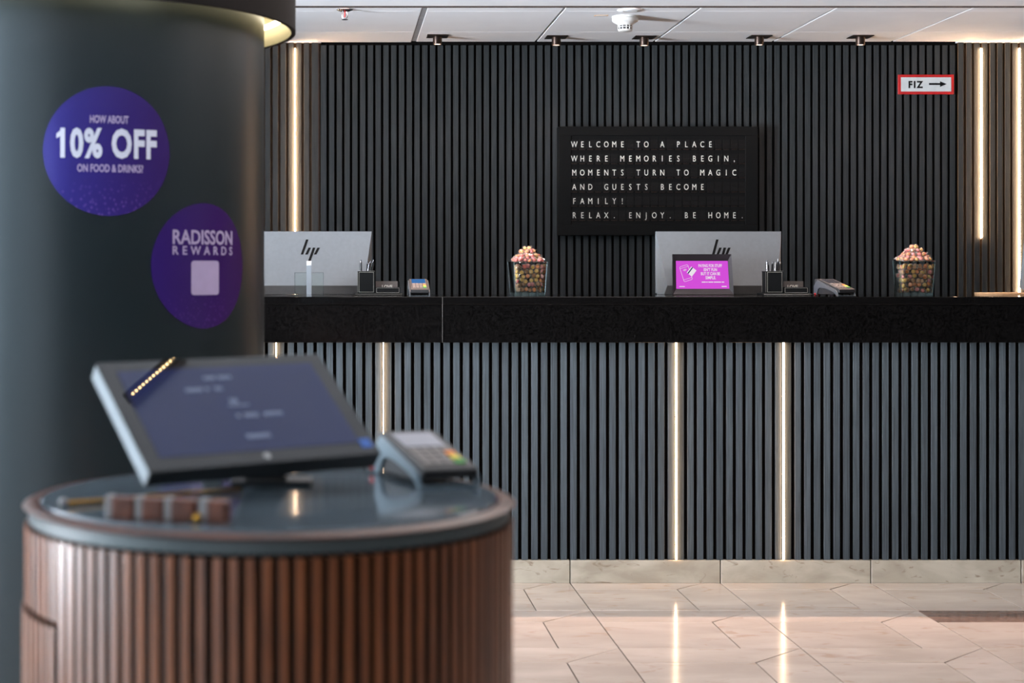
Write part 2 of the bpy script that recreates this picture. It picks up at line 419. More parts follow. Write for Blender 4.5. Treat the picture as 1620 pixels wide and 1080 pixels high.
def light_strip(px, z0, z1, label, wdt=0.0055):
    o = empty('light_strip', (wx(px), YW, z0), 0, label, 'light', 'vertical light strips on the back wall')
    h = z1 - z0
    c = MB()
    c.box(-wdt / 2, wdt / 2, -0.0165, -0.0125, 0.004, h - 0.004)
    c.build('diffuser', M['led_wall'], o)
    c = MB()
    prof = [(-wdt / 2, -0.004), (-wdt / 2, -0.0125), (wdt / 2, -0.0125), (wdt / 2, -0.004)]
    c.prism(prof, lambda a, b, d: (a, b, d), 0.004, h - 0.004)
    c.build('side_glow', M['led_side'], o)  # added glowing sides, far stronger than the diffuser
    MB().box(-wdt / 2, wdt / 2, -0.004, 0.0175, 0.004, h - 0.004).build('housing', M['soft_black'], o)
    e = MB().box(-wdt / 2, wdt / 2, -0.004, 0.010, 0, 0.004).build('end_cap', M['alu'], o)
    e = MB().box(-wdt / 2, wdt / 2, -0.004, 0.010, h - 0.004, h).build('end_cap', M['alu'], o)
    return o
light_strip(466.7, 0.9, 2.372, 'warm white vertical light strip on the slatted wall behind the silver monitor at left')
light_strip(1551.3, 1.41, 2.372, 'shorter warm white light strip beside the red-bordered sign, ending above the desk')
light_strip(1611.6, 0.9, 2.372, 'warm white light strip at the far right, running down behind the desk')

# side and rear walls with glazing
wl = empty('wall_left', (XL, 0, 0), kind='structure')
MB().box(-0.15, 0, YB, YE, 0, 0.10).build('sill', M['paint'], wl)
MB().box(-0.15, 0, YB, YE, 2.33, HC + 0.12).build('header', M['paint'], wl)
MB().box(-0.15, 0, 4.4, YE, 0.10, 2.33).build('pier', M['paint'], wl)
MB().box(-0.15, 0, YB, -2.6, 0.10, 2.33).build('pier', M['paint'], wl)
w1 = empty('window_1', (XL, 0.9, 0.10), kind='structure')
for i in range(6):
    y = -3.5 + i * 1.4
    MB().box(-0.10, -0.04, y - 0.025, y + 0.025, 0, 2.23).build('mullion', M['mullion'], w1)
wf = empty('wall_front', (0, YB, 0), kind='structure')
MB().box(XL, XR, -0.15, 0, 0, 0.10).build('sill', M['paint'], wf)
MB().box(XL, XR, -0.15, 0, 2.33, HC + 0.12).build('header', M['paint'], wf)
MB().box(-1.5, XR, -0.15, 0, 0.10, 2.33).build('pier', M['paint'], wf)
w2 = empty('window_2', (-3.1, YB, 0.10), kind='structure')
for i in range(6):
    x = -1.9 + i * 0.7
    MB().box(x - 0.025, x + 0.025, -0.10, -0.04, 0, 2.23).build('mullion', M['mullion'], w2)
wr = tag(MB().box(XR, XR + 0.1, YB, YE, 0, HC + 0.12).build('wall_right', M['paint']), kind='structure')

# ------------------------------------------------------------------ reception desk
DX0, DX1 = -1.7, 3.95
desk = empty('reception_desk', (1.2, YP, 0), 0, 'long dark reception desk front of grey vertical slats on a travertine plinth with glowing strips', 'desk')
D = lambda x: x - 1.2
MB().box(D(DX0), D(DX1), 0.022, 0.05, 0.05, 0.959).build('felt_backing', M['felt'], desk)
MB().box(D(DX0), D(DX1), 0.05, 0.66, 0.0, 0.959).build('carcass', M['soft_black'], desk)
PITCH = 0.03892; G0 = (1069.3 - 533) * YP / FPX
k0 = math.floor((DX0 - G0) / PITCH); k1 = math.ceil((DX1 - G0) / PITCH)
ledk = {0, -30, -41, 11}
for k in range(k0, k1):
    a = G0 + k * PITCH; gl = 0.0132
    link('slat', slat_mesh(0.0253, 0.868, 0.021, 'desk_slat'), desk, (D(a + PITCH / 2), random.uniform(-0.0004, 0.0004), 0.0925))
for k in sorted(ledk):
    z0 = 0.095
    hh = 0.9605 - z0
    o = MB().box(-0.0028, 0.0028, -0.0115, -0.0085, 0, hh).build('light_strip', M['led'], desk)
    MB().box(-0.0028, 0.0028, -0.0085, -0.0005, 0, hh).build('side_glow', M['led_side_desk'], o)  # added glowing sides that warm the neighbouring slats
    MB().box(-0.0028, 0.0028, -0.0005, 0.0215, 0, hh).build('housing', M['soft_black'], o)
    o.location = (D(G0 + k * PITCH), 0, z0); o['label'] = 'warm white light strip set between the slats'
for k in range(-5, 6):
    x0 = GX + 0.6 * k
    link('plinth_block', MB().box(0.002, 0.598, -0.002, 0.04, 0, 0.0915).mesh('plinth_block', M['plinth'], bevel=0.0015, seg=1), desk, (D(x0), random.uniform(0, 0.001), 0))
# worktop + fascia: separate slabs with a seam at x = 700 px
YF = 6.462; HT = 1.1432
top = empty('reception_countertop', (1.2, YF, 0.96), 0, 'polished black granite counter slab with deep dark fascia on top of the slatted desk', 'countertop')
xs = (700 - 533) * YF / FPX
T = lambda z: z - 0.96
for a, b in ((DX0, xs - 0.001), (xs + 0.001, DX1)):
    MB().box(D(a), D(b), 0.0, 0.78, T(HT - 0.031), T(HT)).build('counter_slab', M['top_granite'], top, bevel=0.0018)
    MB().box(D(a), D(b), 0.003, 0.03, T(0.9615), T(HT - 0.0325)).build('fascia_panel', M['granite'], top, bevel=0.001, seg=1)
M['seam'] = P('grey joint filler', (74, 72, 70), 0.5)
MB().box(D(xs) - 0.0011, D(xs) + 0.0011, 0.0004, 0.02, T(0.9625), T(HT - 0.0004)).build('joint_strip', M['seam'], top)
MB().box(D(DX0), D(DX1), 0.03, 0.76, T(0.962), T(HT - 0.032)).build('subtop', M['soft_black'], top)

# ------------------------------------------------------------------ board with flap letters
bx0, bx1 = (884 - 533) * 8.15 / FPX, (1199 - 533) * 8.15 / FPX
bz0, bz1 = EYE + (432 - 372) * 8.15 / FPX, EYE + (432 - 200) * 8.15 / FPX
bd = empty('letter_board', ((bx0 + bx1) / 2, 8.15, bz0), 0, 'wide black split-flap message board with white capital letters hung on the slatted wall', 'sign')
bw = bx1 - bx0; bh = bz1 - bz0
fr = 0.062
MB().box(-bw / 2, bw / 2, 0.006, 0.068, 0, bh).build('housing', M['board'], bd, bevel=0.002)
fm = MB()
fz = (bh - 0.045 - 6 * 0.0708) 
fm.box(-bw / 2, bw / 2, 0, 0.007, 0, 0.052); fm.box(-bw / 2, bw / 2, 0, 0.007, bh - 0.045, bh)
fm.box(-bw / 2, -bw / 2 + fr, 0, 0.007, 0.052, bh - 0.045); fm.box(bw / 2 - fr, bw / 2, 0, 0.007, 0.052, bh - 0.045)
fm.build('front_frame', M['board'], bd, bevel=0.001, seg=1)
lines = ['WELCOME TO A PLACE', 'WHERE MEMORIES BEGIN,', 'MOMENTS TURN TO MAGIC', 'AND GUESTS BECOME', 'FAMILY!', 'RELAX. ENJOY. BE HOME.']
cp = 12.66 * 8.15 / FPX; rpx = [228, 250.5, 272.7, 295.4, 317.8, 340.2]
flap_me = MB().box(-cp / 2 + 0.001, cp / 2 - 0.001, 0.0025, 0.006, -0.021, 0.0).box(-cp / 2 + 0.001, cp / 2 - 0.001, 0.0025, 0.006, 0.001, 0.023).box(-cp / 2 + 0.006, cp / 2 - 0.006, 0.0005, 0.004, -0.0275, -0.0245, 1).mesh('flap', [M['flap'], M['bronze']])
glyph = {}
for r, s in enumerate(lines):
    z = EYE + (432 - rpx[r]) * 8.15 / FPX - bz0
    for c in range(22):
        x = (908.6 + 12.66 * c - 533) * 8.15 / FPX - bd.location.x
        fo = link('flap', flap_me, bd, (x, 0, z))
        ch = s[c] if c < len(s) else ' '
        if ch != ' ':
            if ch not in glyph:
                tm = text_mb(ch, 0.042, 0.74, 0.0)
                tm.map(lambda a, b, d: (a, 0.0018 - d, b - 0.0148))
                glyph[ch] = tm.mesh('letter', M['letter'])
            link('letter', glyph[ch], fo)

# ------------------------------------------------------------------ direction sign
sy = 8.205; sc = sy / FPX
sg = empty('direction_sign', ((1465 - 533) * sc, sy, EYE + (432 - 149) * sc), 0, 'white sign with red border reading FIZ and an arrow, high on the slatted wall', 'sign')
hw = 44 * sc; hh = 31 * sc; bt = 4.3 * sc
MB().box(-hw, hw, 0, 0.008, 0, hh).build('backing_plate', M['red'], sg, bevel=0.001, seg=1)
MB().box(-hw + bt, hw - bt, -0.0012, 0.001, bt, hh - bt).build('sign_face', M['sign_white'], sg)
tm = text_mb('FIZ', 0.047, 0.92, 0.0020, spacing=1.3); 
tm.map(lambda a, b, d: (a - 17 * sc, -0.0016 - d, b + 10.2 * sc))
tm.build('lettering', M['ink'], sg)
ar = MB().prism([(4.5, 14.6), (22, 14.6), (22, 11.6), (32.5, 16), (22, 20.4), (22, 17.6), (4.5, 17.6)], lambda a, b, d: (a * sc, -d, b * sc), 0.0012, 0.0022)
ar.build('arrow', M['ink'], sg)

# ------------------------------------------------------------------ ceiling fittings
def spot(px, py, label):
    y = (HC - EYE) * FPX / (432 - py)
    x = (px - 533) * y / FPX
    o = empty('ceiling_spotlight', (x, y, HC), 0, label, 'light', 'small ceiling spotlights in front of the slatted wall')
    MB().box(-0.052, 0.052, -0.052, 0.052, -0.005, -0.0005).build('mounting_plate', M['bronze'], o, bevel=0.001, seg=1)
    MB().lathe([(0.0, -0.004), (0.022, -0.004), (0.0225, -0.040), (0.021, -0.043), (0.019, -0.043), (0.018, -0.039)], 24).build('lamp_body', M['bronze'], o, smooth=True)
    MB().lathe([(0.0, -0.0395), (0.018, -0.0405), (0.0181, -0.038), (0.0, -0.038)], 24).build('lens', M['lamp_face'], o, smooth=True)
    d = bpy.data.lights.new('spot_beam', 'SPOT'); d.energy = 5.0; d.color = (1.0, 0.74, 0.60); d.spot_size = R(75); d.spot_blend = 0.7; d.shadow_soft_size = 0.015
    l = bpy.data.objects.new('spot_beam', d); COL.objects.link(l); l.parent = o; l.location = (0, 0, -0.046)
    return o
spot(692, 56.5, 'ceiling spotlight nearest the sprinkler head, above the left half of the desk')
spot(880, 58, 'second ceiling spotlight from the left, left of the smoke detector')
spot(1019, 58.5, 'ceiling spotlight just right below the smoke detector, above the message board')
spot(1201, 57.5, 'fourth ceiling spotlight from the left, right of the message board')
spot(1361, 57.5, 'rightmost ceiling spotlight, nearest the red-bordered sign')

def ceil_pt(px, py):
    y = (HC - EYE) * FPX / (432 - py); return ((px - 533) * y / FPX, y, HC)
sp = empty('fire_sprinkler', ceil_pt(546, 11.5), 0, 'chrome fire sprinkler head with a red glass bulb on the white ceiling', 'sprinkler')
sp.location.y = 7.19; sp.location.x = 0.035
MB().lathe([(0, -0.001), (0.036, -0.001), (0.036, -0.004), (0.020, -0.010), (0.010, -0.012), (0, -0.012)], 28).build('escutcheon', M['chrome'], sp, smooth=True)
fm = MB(); fm.tube([(-0.008, 0, -0.010), (-0.012, 0, -0.022), (-0.010, 0, -0.036), (-0.002, 0, -0.043)], 0.0022, 6); fm.tube([(0.008, 0, -0.010), (0.012, 0, -0.022), (0.010, 0, -0.036), (0.002, 0, -0.043)], 0.0022, 6)
fm.build('frame_arms', M['chrome'], sp, smooth=True)
MB().tube([(0, 0, -0.012), (0, 0, -0.036)], 0.0028, 8).build('glass_bulb', M['red'], sp, smooth=True)
df = MB().lathe([(0, -0.043), (0.005, -0.043), (0.014, -0.045), (0.014, -0.0465), (0, -0.0465)], 20)
df.build('deflector', M['chrome'], sp, smooth=True)

dt = empty('smoke_detector', ceil_pt(989, 26), 0, 'round white smoke detector with a slotted lower chamber on the ceiling', 'detector')
MB().lathe([(0, 0), (0.060, 0), (0.0605, -0.006), (0.058, -0.008), (0.058, -0.010), (0.060, -0.012), (0.057, -0.024), (0.036, -0.036), (0.033, -0.042), (0, -0.042)], 40).build('base', M['detector'], dt, smooth=True)
MB().lathe([(0.0, -0.041), (0.0285, -0.041), (0.0285, -0.060), (0, -0.060)], 32).build('inner_chamber', M['vent'], dt, smooth=True)
cg = MB()
for i in range(12):
    a = 2 * math.pi * i / 12
    cg.tube([(0.032 * math.cos(a), 0.032 * math.sin(a), -0.040), (0.031 * math.cos(a), 0.031 * math.sin(a), -0.062)], 0.0024, 5)
cg.lathe([(0.030, -0.048), (0.034, -0.048), (0.034, -0.0505), (0.030, -0.0505)], 32, closed=True)
cg.lathe([(0, -0.060), (0.033, -0.060), (0.031, -0.067), (0.026, -0.069), (0, -0.069)], 32)
cg.build('cage', M['detector'], dt, smooth=True)
dp = empty('ceiling_cover_plate', ceil_pt(997, 15.5), 0, 'flat round grey cover plate on the ceiling beyond the smoke detector', 'cover plate')
MB().lathe([(0, -0.0002), (0.056, -0.0002), (0.056, -0.003), (0.054, -0.0045), (0, -0.0045)], 40).build('plate', M['ceil'], dp, smooth=True)
MB().lathe([(0.030, -0.0042), (0.032, -0.0042), (0.032, -0.0055), (0.030, -0.0055)], 32, closed=True).build('ring', M['detector'], dp, smooth=True)
cl = empty('ceiling_label', ceil_pt(951, 24.5), 0, 'small brownish rectangular label stuck on the ceiling left of the smoke detector', 'label')
MB().box(-0.030, 0.030, -0.018, 0.018, -0.0022, -0.0002).build('label_plate', M['tan'], cl, bevel=0.0005, seg=1)
MB().box(-0.026, 0.026, -0.014, 0.014, -0.0028, -0.002).build('label_face', M['detector'], cl)

# ------------------------------------------------------------------ monitors seen from behind
def monitor(x, y, rz, label, half=0.277, lift=0.0):
    """local y = 0 at the screen slab's rear face, z = 0 at the counter"""
    o = empty('computer_monitor', (x, y, HT + lift), rz, label, 'monitor', 'silver monitors standing on the counter')
    H = 0.278
    MB().box(-half, half, 0.0, 0.018, 0.004, H).build('screen_housing', M['silver'], o, bevel=0.0015, seg=1)
    MB().box(-half + 0.008, half - 0.008, 0.018, 0.0195, 0.02, H - 0.008).build('display_glass', M['glass_dark'], o)
    hb = 0.242; yb = -0.075; zb = 0.039
    # sloping back panel, two side facets, undercut chin
    b = MB()
    A = [(-half, -0.001, H), (half, -0.001, H), (hb, yb, zb), (-hb, yb, zb)]
    B = [(-half, 0.0, H), (half, 0.0, H), (half - 0.004, 0.0, 0.001), (-half + 0.004, 0.0, 0.001), (0.250, -0.05, 0.001), (-0.250, -0.05, 0.001)]
    b.add(A + B, [(0, 3, 2, 1), (0, 1, 5, 4), (0, 4, 7, 9, 3), (1, 2, 8, 6, 5)])
    b.build('back_shell', M['silver'], o)
    c = MB().add([(-hb, yb, zb), (hb, yb, zb), (0.250, -0.05, 0.001), (-0.250, -0.05, 0.001), (half - 0.004, 0, 0.001), (-half + 0.004, 0, 0.001)], [(0, 1, 2, 3), (3, 2, 4, 5)])
    c.build('chin', M['chin'], o)
    # slanted bar emblem on the sloping panel
    u = (zb - H); n = Vector((0, zb - H, -yb)).normalized() ; n = Vector((0, -abs(H - zb), -abs(yb))).normalized()
    def on(px, py, d):
        z = H - (py - 366) / 361.0 ; t = (H - z) / (H - zb)
        return (px / 361.0, -0.001 + (yb + 0.001) * t + n.y * d, z + n.z * d)
    for k, (xt, yt, xb_, yb_) in enumerate(((43.2, 18.8, 35.0, 42.8), (47.3, 31.9, 42.0, 42.8), (54.2, 31.9, 46.0, 55.4), (61.4, 31.9, 56.0, 42.8))):
        xt -= 48.2; xb_ -= 48.2
        q = lambda d: [on(xt, 360 + yt, d), on(xt + 4.0, 360 + yt, d), on(xb_ + 4.0, 360 + yb_, d), on(xb_, 360 + yb_, d)]
        MB().hexa(q(0.0002), q(0.0016)).build('logo_bar', M['ink'], o)
    return o
monitor(-0.123, 7.222, 0, 'silver monitor seen from behind at the left, next to the dark pillar')
monitor(1.690, 7.222, 0, 'silver monitor seen from behind, standing behind the pink digital frame')
m3 = monitor(3.290, 7.185, 0, 'silver monitor only just in view at the right edge', lift=0.0215)
m3.rotation_euler.x = R(13)

# ------------------------------------------------------------------ acrylic stand with silver post
ac = empty('acrylic_card_stand', ((489 - 533) * 7.02 / FPX, 7.02, HT), 0, 'slim silver post with a clear acrylic plate in front of the left monitor', 'stand')
MB().box(-0.011, 0.011, -0.008, 0.010, 0, 0.126).build('post', M['post'], ac, bevel=0.001, seg=1)
MB().box(-0.011, 0.011, -0.009, 0.010, 0.126, 0.146).build('cap', M['white'], ac, bevel=0.001, seg=1)  # white colour stands in for light falling on the post's top
MB().box(-0.061, 0.061, 0.0105, 0.0125, 0.0, 0.095).build('acrylic_plate', M['acrylic'], ac)
ae = MB(); ae.box(-0.0622, -0.061, 0.0104, 0.0126, 0, 0.0962); ae.box(0.061, 0.0622, 0.0104, 0.0126, 0, 0.0962); ae.box(-0.061, 0.061, 0.0104, 0.0126, 0.095, 0.0962)
ae.build('plate_edge', M['acrylic_edge'], ac)

# ------------------------------------------------------------------ leather organisers
def frame_lines(mb, x0, x1, z0, z1, y, t=0.0011):
    mb.box(x0, x1, y - 0.0006, y, z0, z0 + t); mb.box(x0, x1, y - 0.0006, y, z1 - t, z1)
    mb.box(x0, x0 + t, y - 0.0006, y, z0, z1); mb.box(x1 - t, x1, y - 0.0006, y, z0, z1)
def organiser(x, y, rz, label, stitched):
    o = empty('desk_organiser', (x, y, HT), rz, label, 'desk organiser', 'black leather desk organisers on the counter')
    tr = MB().box(-0.103, 0.103, -0.055, 0.055, 0, 0.007).build('tray', M['leather'], o, bevel=0.0015)
    s = MB(); s.box(-0.100, 0.100, -0.0555, -0.055, 0.0035, 0.0045); s.build('stitching', M['stitch'], tr)
    pc = MB()
    cx0, cx1, cy0, cy1, h, t = -0.089, -0.016, -0.045, 0.028, 0.102, 0.004
    pc.box(cx0, cx1, cy0, cy0 + t, 0.007, h); pc.box(cx0, cx1, cy1 - t, cy1, 0.007, h)
    pc.box(cx0, cx0 + t, cy0 + t, cy1 - t, 0.007, h); pc.box(cx1 - t, cx1, cy0 + t, cy1 - t, 0.007, h); pc.box(cx0 + t, cx1 - t, cy0 + t, cy1 - t, 0.007, 0.011)
    po = pc.build('pen_cup', M['leather'], o)
    s = MB(); frame_lines(s, cx0 + 0.005, cx1 - 0.005, 0.012, h - 0.004, cy0)
    s.box(cx0, cx1, cy0, cy0 + t, h, h + 0.0006)
    s.box(cx0 - 0.0005, cx0, cy0 + 0.004, cy0 + 0.005, 0.012, h - 0.004); s.box(cx0 - 0.0005, cx0, cy1 - 0.005, cy1 - 0.004, 0.012, h - 0.004)
    s.build('stitching', M['stitch'], po)
    cb = MB(); a, b = -0.013, 0.092
    cb.box(a, b, -0.045, -0.041, 0.007, 0.034); cb.box(a, b, 0.010, 0.014, 0.007, 0.058); cb.box(a, a + 0.004, -0.041, 0.010, 0.007, 0.034); cb.box(b - 0.004, b, -0.041, 0.010, 0.007, 0.034)
    co = cb.build('card_tray', M['leather'], o)
    s = MB(); frame_lines(s, a + 0.004, b - 0.004, 0.010, 0.031, -0.045); s.build('stitching', M['stitch'], co)
    return o
def love_card(x, y, rz, label):
    o = empty('greeting_card', (x, y, HT + 0.009), rz, label, 'card', 'taupe cards in the desk organisers')
    MB().box(-0.047, 0.047, -0.0015, 0.0, 0.0, 0.050).build('card_sheet', M['card'], o)
    t = text_mb('LOVE', 0.020, 0.95, 0.0006); t.map(lambda a, b, d: (a + 0.002, -0.0018 - d, b + 0.0195)); t.build('lettering', M['letter'], o)
    return o
def pen(x, y, lean, az, L, label, grp, dark):
    o = empty('pen', (x, y, HT + 0.0125), 0, label, 'pen', grp)
    d = Vector((math.sin(lean) * math.cos(az), math.sin(lean) * math.sin(az), math.cos(lean)))
    o.rotation_euler = d.to_track_quat('Z', 'Y').to_euler()
    MB().tube([(0, 0, 0), (0, 0, 0.008), (0, 0, L - 0.012)], [0.001, 0.0038, 0.0040], 10).build('barrel', M['black' if dark else 'chrome'], o, smooth=True)
    MB().tube([(0, 0, L - 0.012), (0, 0, L - 0.009), (0, 0, L - 0.008), (0, 0, L)], [0.0042, 0.0042, 0.0022, 0.0028], 10).build('push_button', M['chrome'], o, smooth=True)
    MB().box(-0.0012, 0.0012, -0.0062, -0.0052, L - 0.045, L - 0.012).build('clip', M['chrome'], o)
YO = 7.02
def org_set(px0, rz, side):
    x = (px0 - 533) * YO / FPX
    organiser(x, YO, rz, 'black stitched leather desk organiser with pen cup beside the %s' % side, True)
    love_card(x + 0.036, YO + 0.006, rz, 'taupe card reading LOVE in the organiser beside the %s' % side)
org_set(598.5, 0, 'left monitor')
org_set(1240.5, 0, 'pink digital frame and right monitor')
def pens(px0, spec, side):
    cx = (px0 - 533) * YO / FPX - 0.0525; cy = YO - 0.0085
    for dx, dy, lean, az, L, dark, word in spec:
        pen(cx + dx, cy + dy, R(lean), R(az), L, '%s standing in the %s pen cup' % (word, side), 'pens in the %s pen cup' % side, dark)
pens(598.5, [(-0.020, -0.014, 1, 170, 0.138, True, 'leftmost black pen with silver top'), (0.000, 0.006, 3, 10, 0.132, True, 'black pen second from the left'),
             (-0.004, -0.012, 8, 6, 0.124, False, 'short chrome pen in the middle'), (-0.006, 0.018, 11, 8, 0.134, False, 'chrome pen leaning right second from the end'),
             (0.000, -0.004, 13, 4, 0.142, True, 'rightmost leaning pen with silver tip')], 'left')
pens(1240.5, [(-0.024, -0.012, 1, 180, 0.137, False, 'leftmost chrome pen'), (-0.010, 0.004, 4, 190, 0.128, True, 'dark pen second from the left'),
              (-0.002, 0.016, 3, 0, 0.131, True, 'dark pen in the middle'), (0.006, -0.014, 2, 10, 0.129, False, 'bright chrome pen in the middle'),
              (0.020, -0.004, 1, 0, 0.140, True, 'tall blue-black pen at the right'), (0.016, 0.014, 9, 0, 0.130, True, 'rightmost leaning dark pen')], 'right')

# ------------------------------------------------------------------ payment terminals
def terminal(x, y, z, rz, label, s=1.0, disp=None, cable=None, vs=1.0, shell='cradle_dark'):
    """local +y points from the customer end towards the head; origin at the footprint centre"""
    o = empty('payment_terminal', (x, y, z), rz, label, 'payment terminal', 'card payment terminals')
    W = 0.043 * s; L = 0.095 * s; s = s * vs
    # dark body wedge (profile in y,z)
    prof = [(-L, 0.016), (-L, 0.030), (-L + 0.006, 0.034), (0.70 * L, 0.076), (L, 0.074), (L, 0.030), (0.75 * L, 0.008), (-0.5 * L, 0.008)]
    prof = [(a, b * s) for a, b in prof]
    MB().prism(prof, lambda a, b, d: (d, a, b), -W + 0.003, W - 0.003).build('body', M['soft_black'], o, bevel=0.002)
    # shaped grey side cheeks with an arch and a front foot
    ch = [(-L, 0.0), (-L + 0.012, 0.0), (-L * 0.72, 0.012), (-L * 0.45, 0.022), (0.1 * L, 0.034), (0.45 * L, 0.036), (0.62 * L, 0.030), (0.74 * L, 0.004), (0.98 * L, 0.0), (0.98 * L, 0.045), (0.72 * L, 0.070), (0.55 * L, 0.067), (-L * 0.72, 0.030), (-L * 0.9, 0.022)]
    ch = [(a, b * s) for a, b in ch]
    for sd in (-1, 1):
        MB().prism(ch, lambda a, b, d: (d, a, b), sd * (W - 0.003), sd * (W + 0.002)).build('side_cheek', M[shell], o, bevel=0.0008, seg=1)
    MB().box(-W, W, -L, -L + 0.010, 0.0, 0.004).build('front_lip', M[shell], o, bevel=0.001, seg=1)
    # deck frame: local slope
    p0 = Vector((0, -L + 0.006, 0.034 * s)); p1 = Vector((0, 0.70 * L, 0.076 * s)); u = (p1 - p0); UL = u.length; u.normalize(); nn = Vector((0, -u.z, u.y))
    def deck(a, t, d): return tuple(p0 + u * (t * UL) + Vector((a, 0, 0)) + nn * d)
    def plate(mb, a0, a1, t0, t1, d0, d1):
        mb.hexa([deck(a0, t0, d0), deck(a1, t0, d0), deck(a1, t1, d0), deck(a0, t1, d0)], [deck(a0, t0, d1), deck(a1, t0, d1), deck(a1, t1, d1), deck(a0, t1, d1)])
        return mb
    plate(MB(), -W * 0.70, W * 0.70, 0.56, 0.95, -0.0005, 0.0012).build('display', disp or M['glass_dark'], o)
    cols = ['key', 'key', 'key']
    keys = MB()
    for r in range(4):
        for c in range(4):
            a = -W * 0.68 + c * W * 0.36; t = 0.08 + r * 0.115
            if c == 3:
                mat = ['key_g', 'key_y', 'key_o', 'key'][r]
                plate(MB(), a, a + W * 0.30, t, t + 0.085, -0.0005, 0.0025).build('key', M[mat], o)
            else:
                plate(MB(), a, a + W * 0.28, t, t + 0.085, -0.0005, 0.0020).build('key', M['key'], o)
    if cable:
        cable_o = MB().tube(cable, 0.0022, 8).build('cable', M['cable'], o, smooth=True)
        a, b = Vector(cable[0]), Vector(cable[1])
        MB().tube([a, a + (b - a).normalized() * 0.016], 0.0055, 10).build('plug', M['red'], cable_o, smooth=True)
    return o
M['disp_blue'] = emit_mat('blue terminal display', (70, 130, 200), 0.9)
M['disp_grey'] = P('pale terminal display', (132, 133, 142), 0.5, noise=0.01, spec=0.3, emit=0.03)
M['disp_off'] = P('dark grey terminal display', (58, 62, 70), 0.2, noise=0.01)
TS = 0.92
terminal((662.5 - 533) * 6.60 / FPX, 6.605, HT, R(0), 'payment terminal with a lit blue display facing the guest, beside the left organiser', TS, M['disp_blue'])
terminal((1322 - 533) * 6.62 / FPX, 6.635, HT, R(17), 'black payment terminal turned sideways on the counter right of the pink frame', TS, M['disp_off'],
         cable=[(-0.030, 0.070, 0.008), (-0.055, 0.075, 0.006), (-0.085, 0.085, 0.004), (-0.115, 0.11, 0.004), (-0.15, 0.16, 0.004), (-0.19, 0.22, 0.004)])

# ------------------------------------------------------------------ digital picture frame
M['pink'] = emit_mat('magenta display', (232, 88, 236), 1.0)
M['screen_white'] = emit_mat('white display ink', (255, 245, 255), 1.0)
M['screen_navy'] = emit_mat('navy display ink', (40, 60, 110), 0.8)
M['frame_black'] = P('dark brown frame lacquer', (44, 38, 42), 0.35, noise=0.04)
dfm = empty('digital_picture_frame', ((1112 - 533) * 7.04 / FPX, 7.04, HT), 0, 'small black digital frame with a glowing pink payment message in front of the right monitor', 'digital frame')
til = R(-9)
def ft(a, b, d):      # a across, b up the face, d towards the viewer
    return (a * (1 - 0.03 * (b / 0.17) + 0.0), math.sin(-til) * b - d * math.cos(til), math.cos(til) * b + d * math.sin(-til) * 1.0)
FW, FH = 0.131, 0.176; iw, ih0, ih1 = 0.115, 0.026, 0.148
b = MB()
O = [(-FW, 0.0), (FW, 0.0), (FW, FH), (-FW, FH)]; I = [(-iw, ih0), (iw, ih0), (iw, ih1), (-iw, ih1)]
v = [ft(a, c, 0.0) for a, c in O] + [ft(a, c, 0.010) for a, c in O] + [ft(a, c, 0.002) for a, c in I]
b.add(v, [(0, 1, 5, 4), (1, 2, 6, 5), (2, 3, 7, 6), (3, 0, 4, 7), (4, 5, 9, 8), (5, 6, 10, 9), (6, 7, 11, 10), (7, 4, 8, 11), (0, 3, 2, 1)])
b.build('frame', M['frame_black'], dfm)
MB().prism(I, ft, 0.0022, 0.0030).build('screen', M['pink'], dfm)
bw_ = MB()
def frm_text(s, size, cx, base, sx=0.60, bold=0.0004, al='CENTER'):
    t = fit_text(s, size, cx * len(s) / 16.0, bold, 1.0, 0.0001); cx = 0.036; join(bw_, t, lambda a, b2, d: ft(a + cx, base + b2, 0.0034 + d))
for i, s in enumerate(('PAYING FOR STUFF', "ISN'T FUN", 'BUT IT CAN BE', 'SIMPLE.')):
    frm_text(s, 0.0125, 0.104, 0.1205 - i * 0.0175)
for x0, x1 in ((-0.006, 0.012), (0.014, 0.020), (0.023, 0.044), (0.047, 0.078), (0.081, 0.092)):
    bw_.prism([(x0 + 0.002, 0.053), (x1 + 0.002, 0.053), (x1 + 0.002, 0.057), (x0 + 0.002, 0.057)], ft, 0.0031, 0.0036)
bw_.prism([(-0.102, 0.034), (-0.078, 0.034), (-0.078, 0.037), (-0.102, 0.037)], ft, 0.0031, 0.0036)
bw_.prism([(0.082, 0.034), (0.104, 0.034), (0.104, 0.038), (0.082, 0.038)], ft, 0.0031, 0.0036)
bw_.build('lettering', M['screen_white'], dfm)
# phone outline, waves and card
art = MB(); ca, sa = math.cos(R(17)), math.sin(R(17))
def rot(a, c): return (-0.072 + a * ca - c * sa, 0.094 + a * sa + c * ca)
def bar(p, q, wd):
    p = Vector(p); q = Vector(q); d = (q - p).normalized(); n = Vector((-d.y, d.x)) * wd / 2
    art.prism([rot(*(p + n)), rot(*(p - n)), rot(*(q - n)), rot(*(q + n))], ft, 0.0031, 0.0036)
ow, oh = 0.019, 0.034
pts = []
for cx, cz, a0 in ((ow - 0.005, oh - 0.005, 0), (-ow + 0.005, oh - 0.005, 90), (-ow + 0.005, -oh + 0.005, 180), (ow - 0.005, -oh + 0.005, 270)):
    for k in range(4): pts.append((cx + 0.005 * math.cos(R(a0 + 30 * k)), cz + 0.005 * math.sin(R(a0 + 30 * k))))
for p, q in zip(pts, pts[1:] + pts[:1]): bar(p, q, 0.0014)
bar((-ow, oh - 0.008), (ow, oh - 0.008), 0.0012); bar((-ow, -oh + 0.009), (ow, -oh + 0.009), 0.0012)
